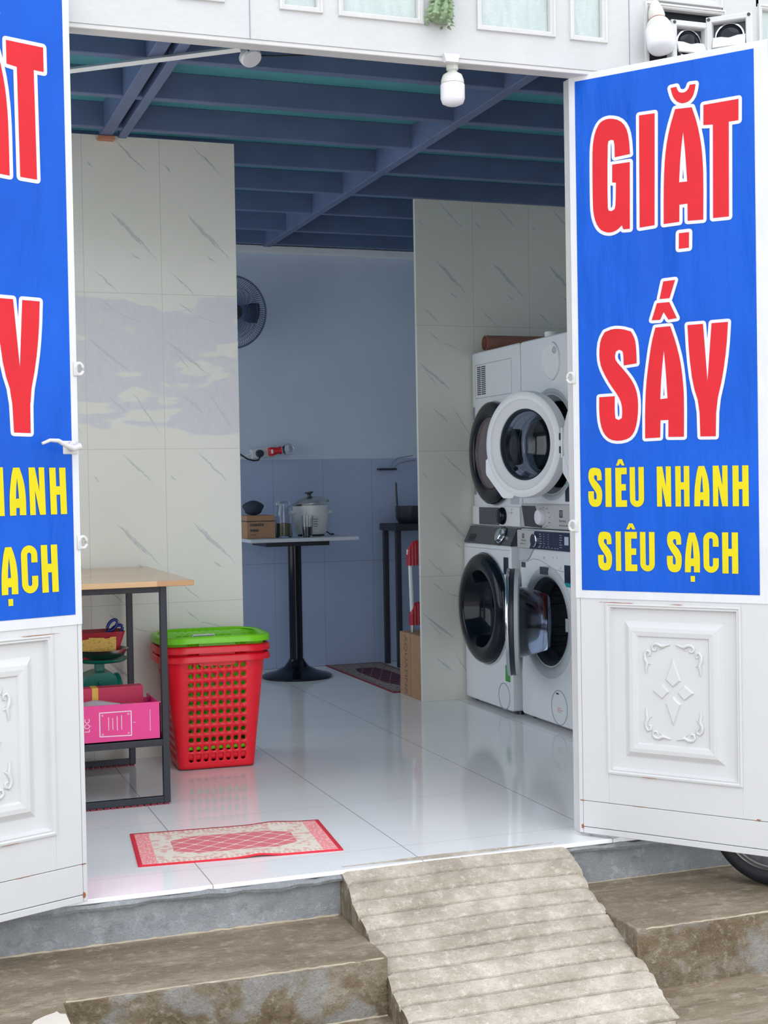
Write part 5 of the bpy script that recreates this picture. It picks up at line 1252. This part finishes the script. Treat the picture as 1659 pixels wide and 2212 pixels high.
t = thing('lamp_bulb', 'white LED bulb in a tilted socket above the right door leaf', 'bulb', (2.386, 3.99, 2.70))
q = axis((2.386, 3.974, 2.700), (-0.012, -0.070, -0.19)) @ Matrix.Diagonal((1, 1, 0.83, 1))
obj('socket', B().lathe([(0, -0.012), (0.014, -0.012), (0.024, 0.028), (0.027, 0.050), (0.022, 0.066), (0, 0.066)], q, 28), 'bulb_collar', t, world=True, smooth=40)
obj('collar', B().lathe([(0.022, 0.064), (0.035, 0.084), (0.042, 0.104), (0.0435, 0.116), (0, 0.116)], q, 32), 'bulb_collar', t, world=True, smooth=40)
obj('collar_gap', B().lathe([(0.024, 0.066), (0.0295, 0.072), (0.0295, 0.078)], q, 32), 'tube_brown', t, world=True)
obj('diffuser', B().lathe([(0.0435, 0.115), (0.0460, 0.120), (0.0460, 0.184), (0.041, 0.200), (0.026, 0.208), (0, 0.210)], q, 36), 'bulb_white', t, world=True, smooth=60)

def vent(cx_, cy_, cz_, rz, tilt, label):
    mt = Matrix.Translation((cx_, cy_, cz_)) @ Matrix.Rotation(rz, 4, 'Z') @ Matrix.Rotation(tilt, 4, 'Y')
    t = thing('vent_unit', label, 'vent', mw=mt, group='white square vents above the right door leaf')
    hw = 0.073; fn = lambda u, z, h: (u, h, z)
    obj('frame', frame_rect(B(), -hw, hw, -hw, hw, [(0, 0.030), (0, 0.0), (0.003, -0.004), (0.017, -0.004), (0.020, 0.0), (0.022, 0.026)], fn), 'door_edge', t)
    obj('back_plate', B().box(-hw + 0.02, hw - 0.02, 0.022, 0.030, -hw + 0.02, hw - 0.02), 'dark_plastic', t)
    obj('dome', B().lathe([(0.044, 0.0), (0.040, 0.010), (0.026, 0.018), (0, 0.021)], axis((0, 0.022, 0.004), (0, -1, 0)), 36), 'black_gloss', t, smooth=60)
    obj('dome_ring', B().lathe([(0.049, 0.0), (0.048, 0.008), (0.043, 0.009)], axis((0, 0.022, 0.004), (0, -1, 0)), 36), 'chrome', t, smooth=60)
    b = B(); b.hexa([(-hw + 0.021, -0.012, -0.030), (hw - 0.021, -0.012, -0.030), (hw - 0.021, -0.006, -0.032), (-hw + 0.021, -0.006, -0.032), (-hw + 0.021, 0.004, 0.006), (hw - 0.021, 0.004, 0.006), (hw - 0.021, 0.010, 0.004), (-hw + 0.021, 0.010, 0.004)])
    obj('louvre', b, 'door_edge', t)
    for sx_ in (-1, 1):
        for sz_ in (-1, 1): obj('screw', B().lathe([(0.0055, 0), (0.0055, 0.002), (0, 0.0025)], axis((sx_ * (hw - 0.009), -0.004, sz_ * (hw - 0.009)), (0, -1, 0)), 12), 'mark_dark', t)
    return t
vent(2.502, 3.945, 2.578, 0.0, 0.0, 'left of two white square vents above the right door leaf, facing the street')
vent(2.612, 3.895, 2.594, math.radians(-42), 0.0, 'right of two white square vents above the right door leaf, angled to the left')

# hanging dried plant
b = B(); q = axis((1.664, 3.972, 2.80), (-0.16, -0.02, -1)); pr = []
N = 9; L = 0.232; rings = []
for i in range(31):
    u = i / 30; h = L * u; env = 0.016 + 0.020 * max(0, (u - 0.3) / 0.7) ** 1.2
    if u > 0.93: env *= max(0.25, 1 - (u - 0.93) * 9)
    ring = []
    for k in range(N * 4):
        a = 2 * PI * k / (N * 4); rib = 1 + 0.26 * math.cos(a * N / 1.5) + (0.30 if (k % 4 == 0 and i % 3 == 1) else 0)
        ring.append(b.v(q @ Vector((env * rib * math.cos(a), env * rib * math.sin(a), h))))
    rings.append(ring)
for a, c in zip(rings, rings[1:]):
    for k in range(len(a)): b.bm.faces.new((a[k], a[(k + 1) % len(a)], c[(k + 1) % len(a)], c[k]))
b.bm.faces.new(rings[-1])
for i in range(8, 31, 2):
    u = i / 30; env = 0.016 + 0.020 * max(0, (u - 0.3) / 0.7) ** 1.2
    for k in range(9):
        a = 2 * PI * (k + 0.5 * (i % 4) / 2) / 9
        b.cyl(q @ Vector((env * math.cos(a), env * math.sin(a), L * u)), q @ Vector(((env + 0.014) * math.cos(a), (env + 0.014) * math.sin(a), L * u + 0.006)), 0.006, 0.0005, 5)
solo('hanging_plant', b, 'plant', 'grey green spiny plant hanging upside down on the white shopfront', 'plant', (1.664, 3.972, 2.80), smooth=40)
b = B(); b.box(0.882, 0.942, 5.945, 5.995, 2.660, 2.6655); b.box(0.882, 0.942, 5.940, 5.9695, 2.636, 2.6518, 0.002)
solo('brick_piece', B().box(0.876, 0.946, 5.93, 5.969, 2.634, 2.651, 0.003), 'brick', 'small orange brick wedge under the left ceiling beam', 'brick', (0.91, 5.95, 2.634)); b.bm.free()

# wheel behind the right door leaf
WC = Vector((2.655, 3.765, -0.14 + 0.206)); wd_ = Vector((0.62, -0.78, 0.0)); q = axis(WC, (-0.80, -0.60, 0.06))
t = thing('scooter_wheel', 'black tyre with a grey hub, standing on the step behind the right door leaf', 'wheel', (WC.x, WC.y, -0.14))
obj('tyre', B().lathe([(0.150, -0.040), (0.172, -0.050), (0.195, -0.042), (0.205, -0.018), (0.2055, 0.018), (0.195, 0.042), (0.172, 0.050), (0.150, 0.040), (0.146, 0.0)], q, 64, True), 'tyre', t, world=True, smooth=50)
obj('rim', B().lathe([(0.150, 0.034), (0.156, 0.046), (0.152, 0.049), (0.146, 0.040), (0.146, -0.04), (0.142, -0.04), (0.142, 0.030)], q, 64, True), 'steel', t, world=True, smooth=50)
obj('hub', B().lathe([(0.144, 0.010), (0.10, 0.022), (0.05, 0.036), (0.02, 0.040), (0, 0.040)], q, 48), 'hub_grey', t, world=True, smooth=50)
for k in range(5):
    a = 2 * PI * k / 5; obj('spoke', B().tube([q @ Vector((0.02 * math.cos(a), 0.02 * math.sin(a), 0.038)), q @ Vector((0.144 * math.cos(a), 0.144 * math.sin(a), 0.022))], 0.008, 6), 'hub_grey', t, world=True)
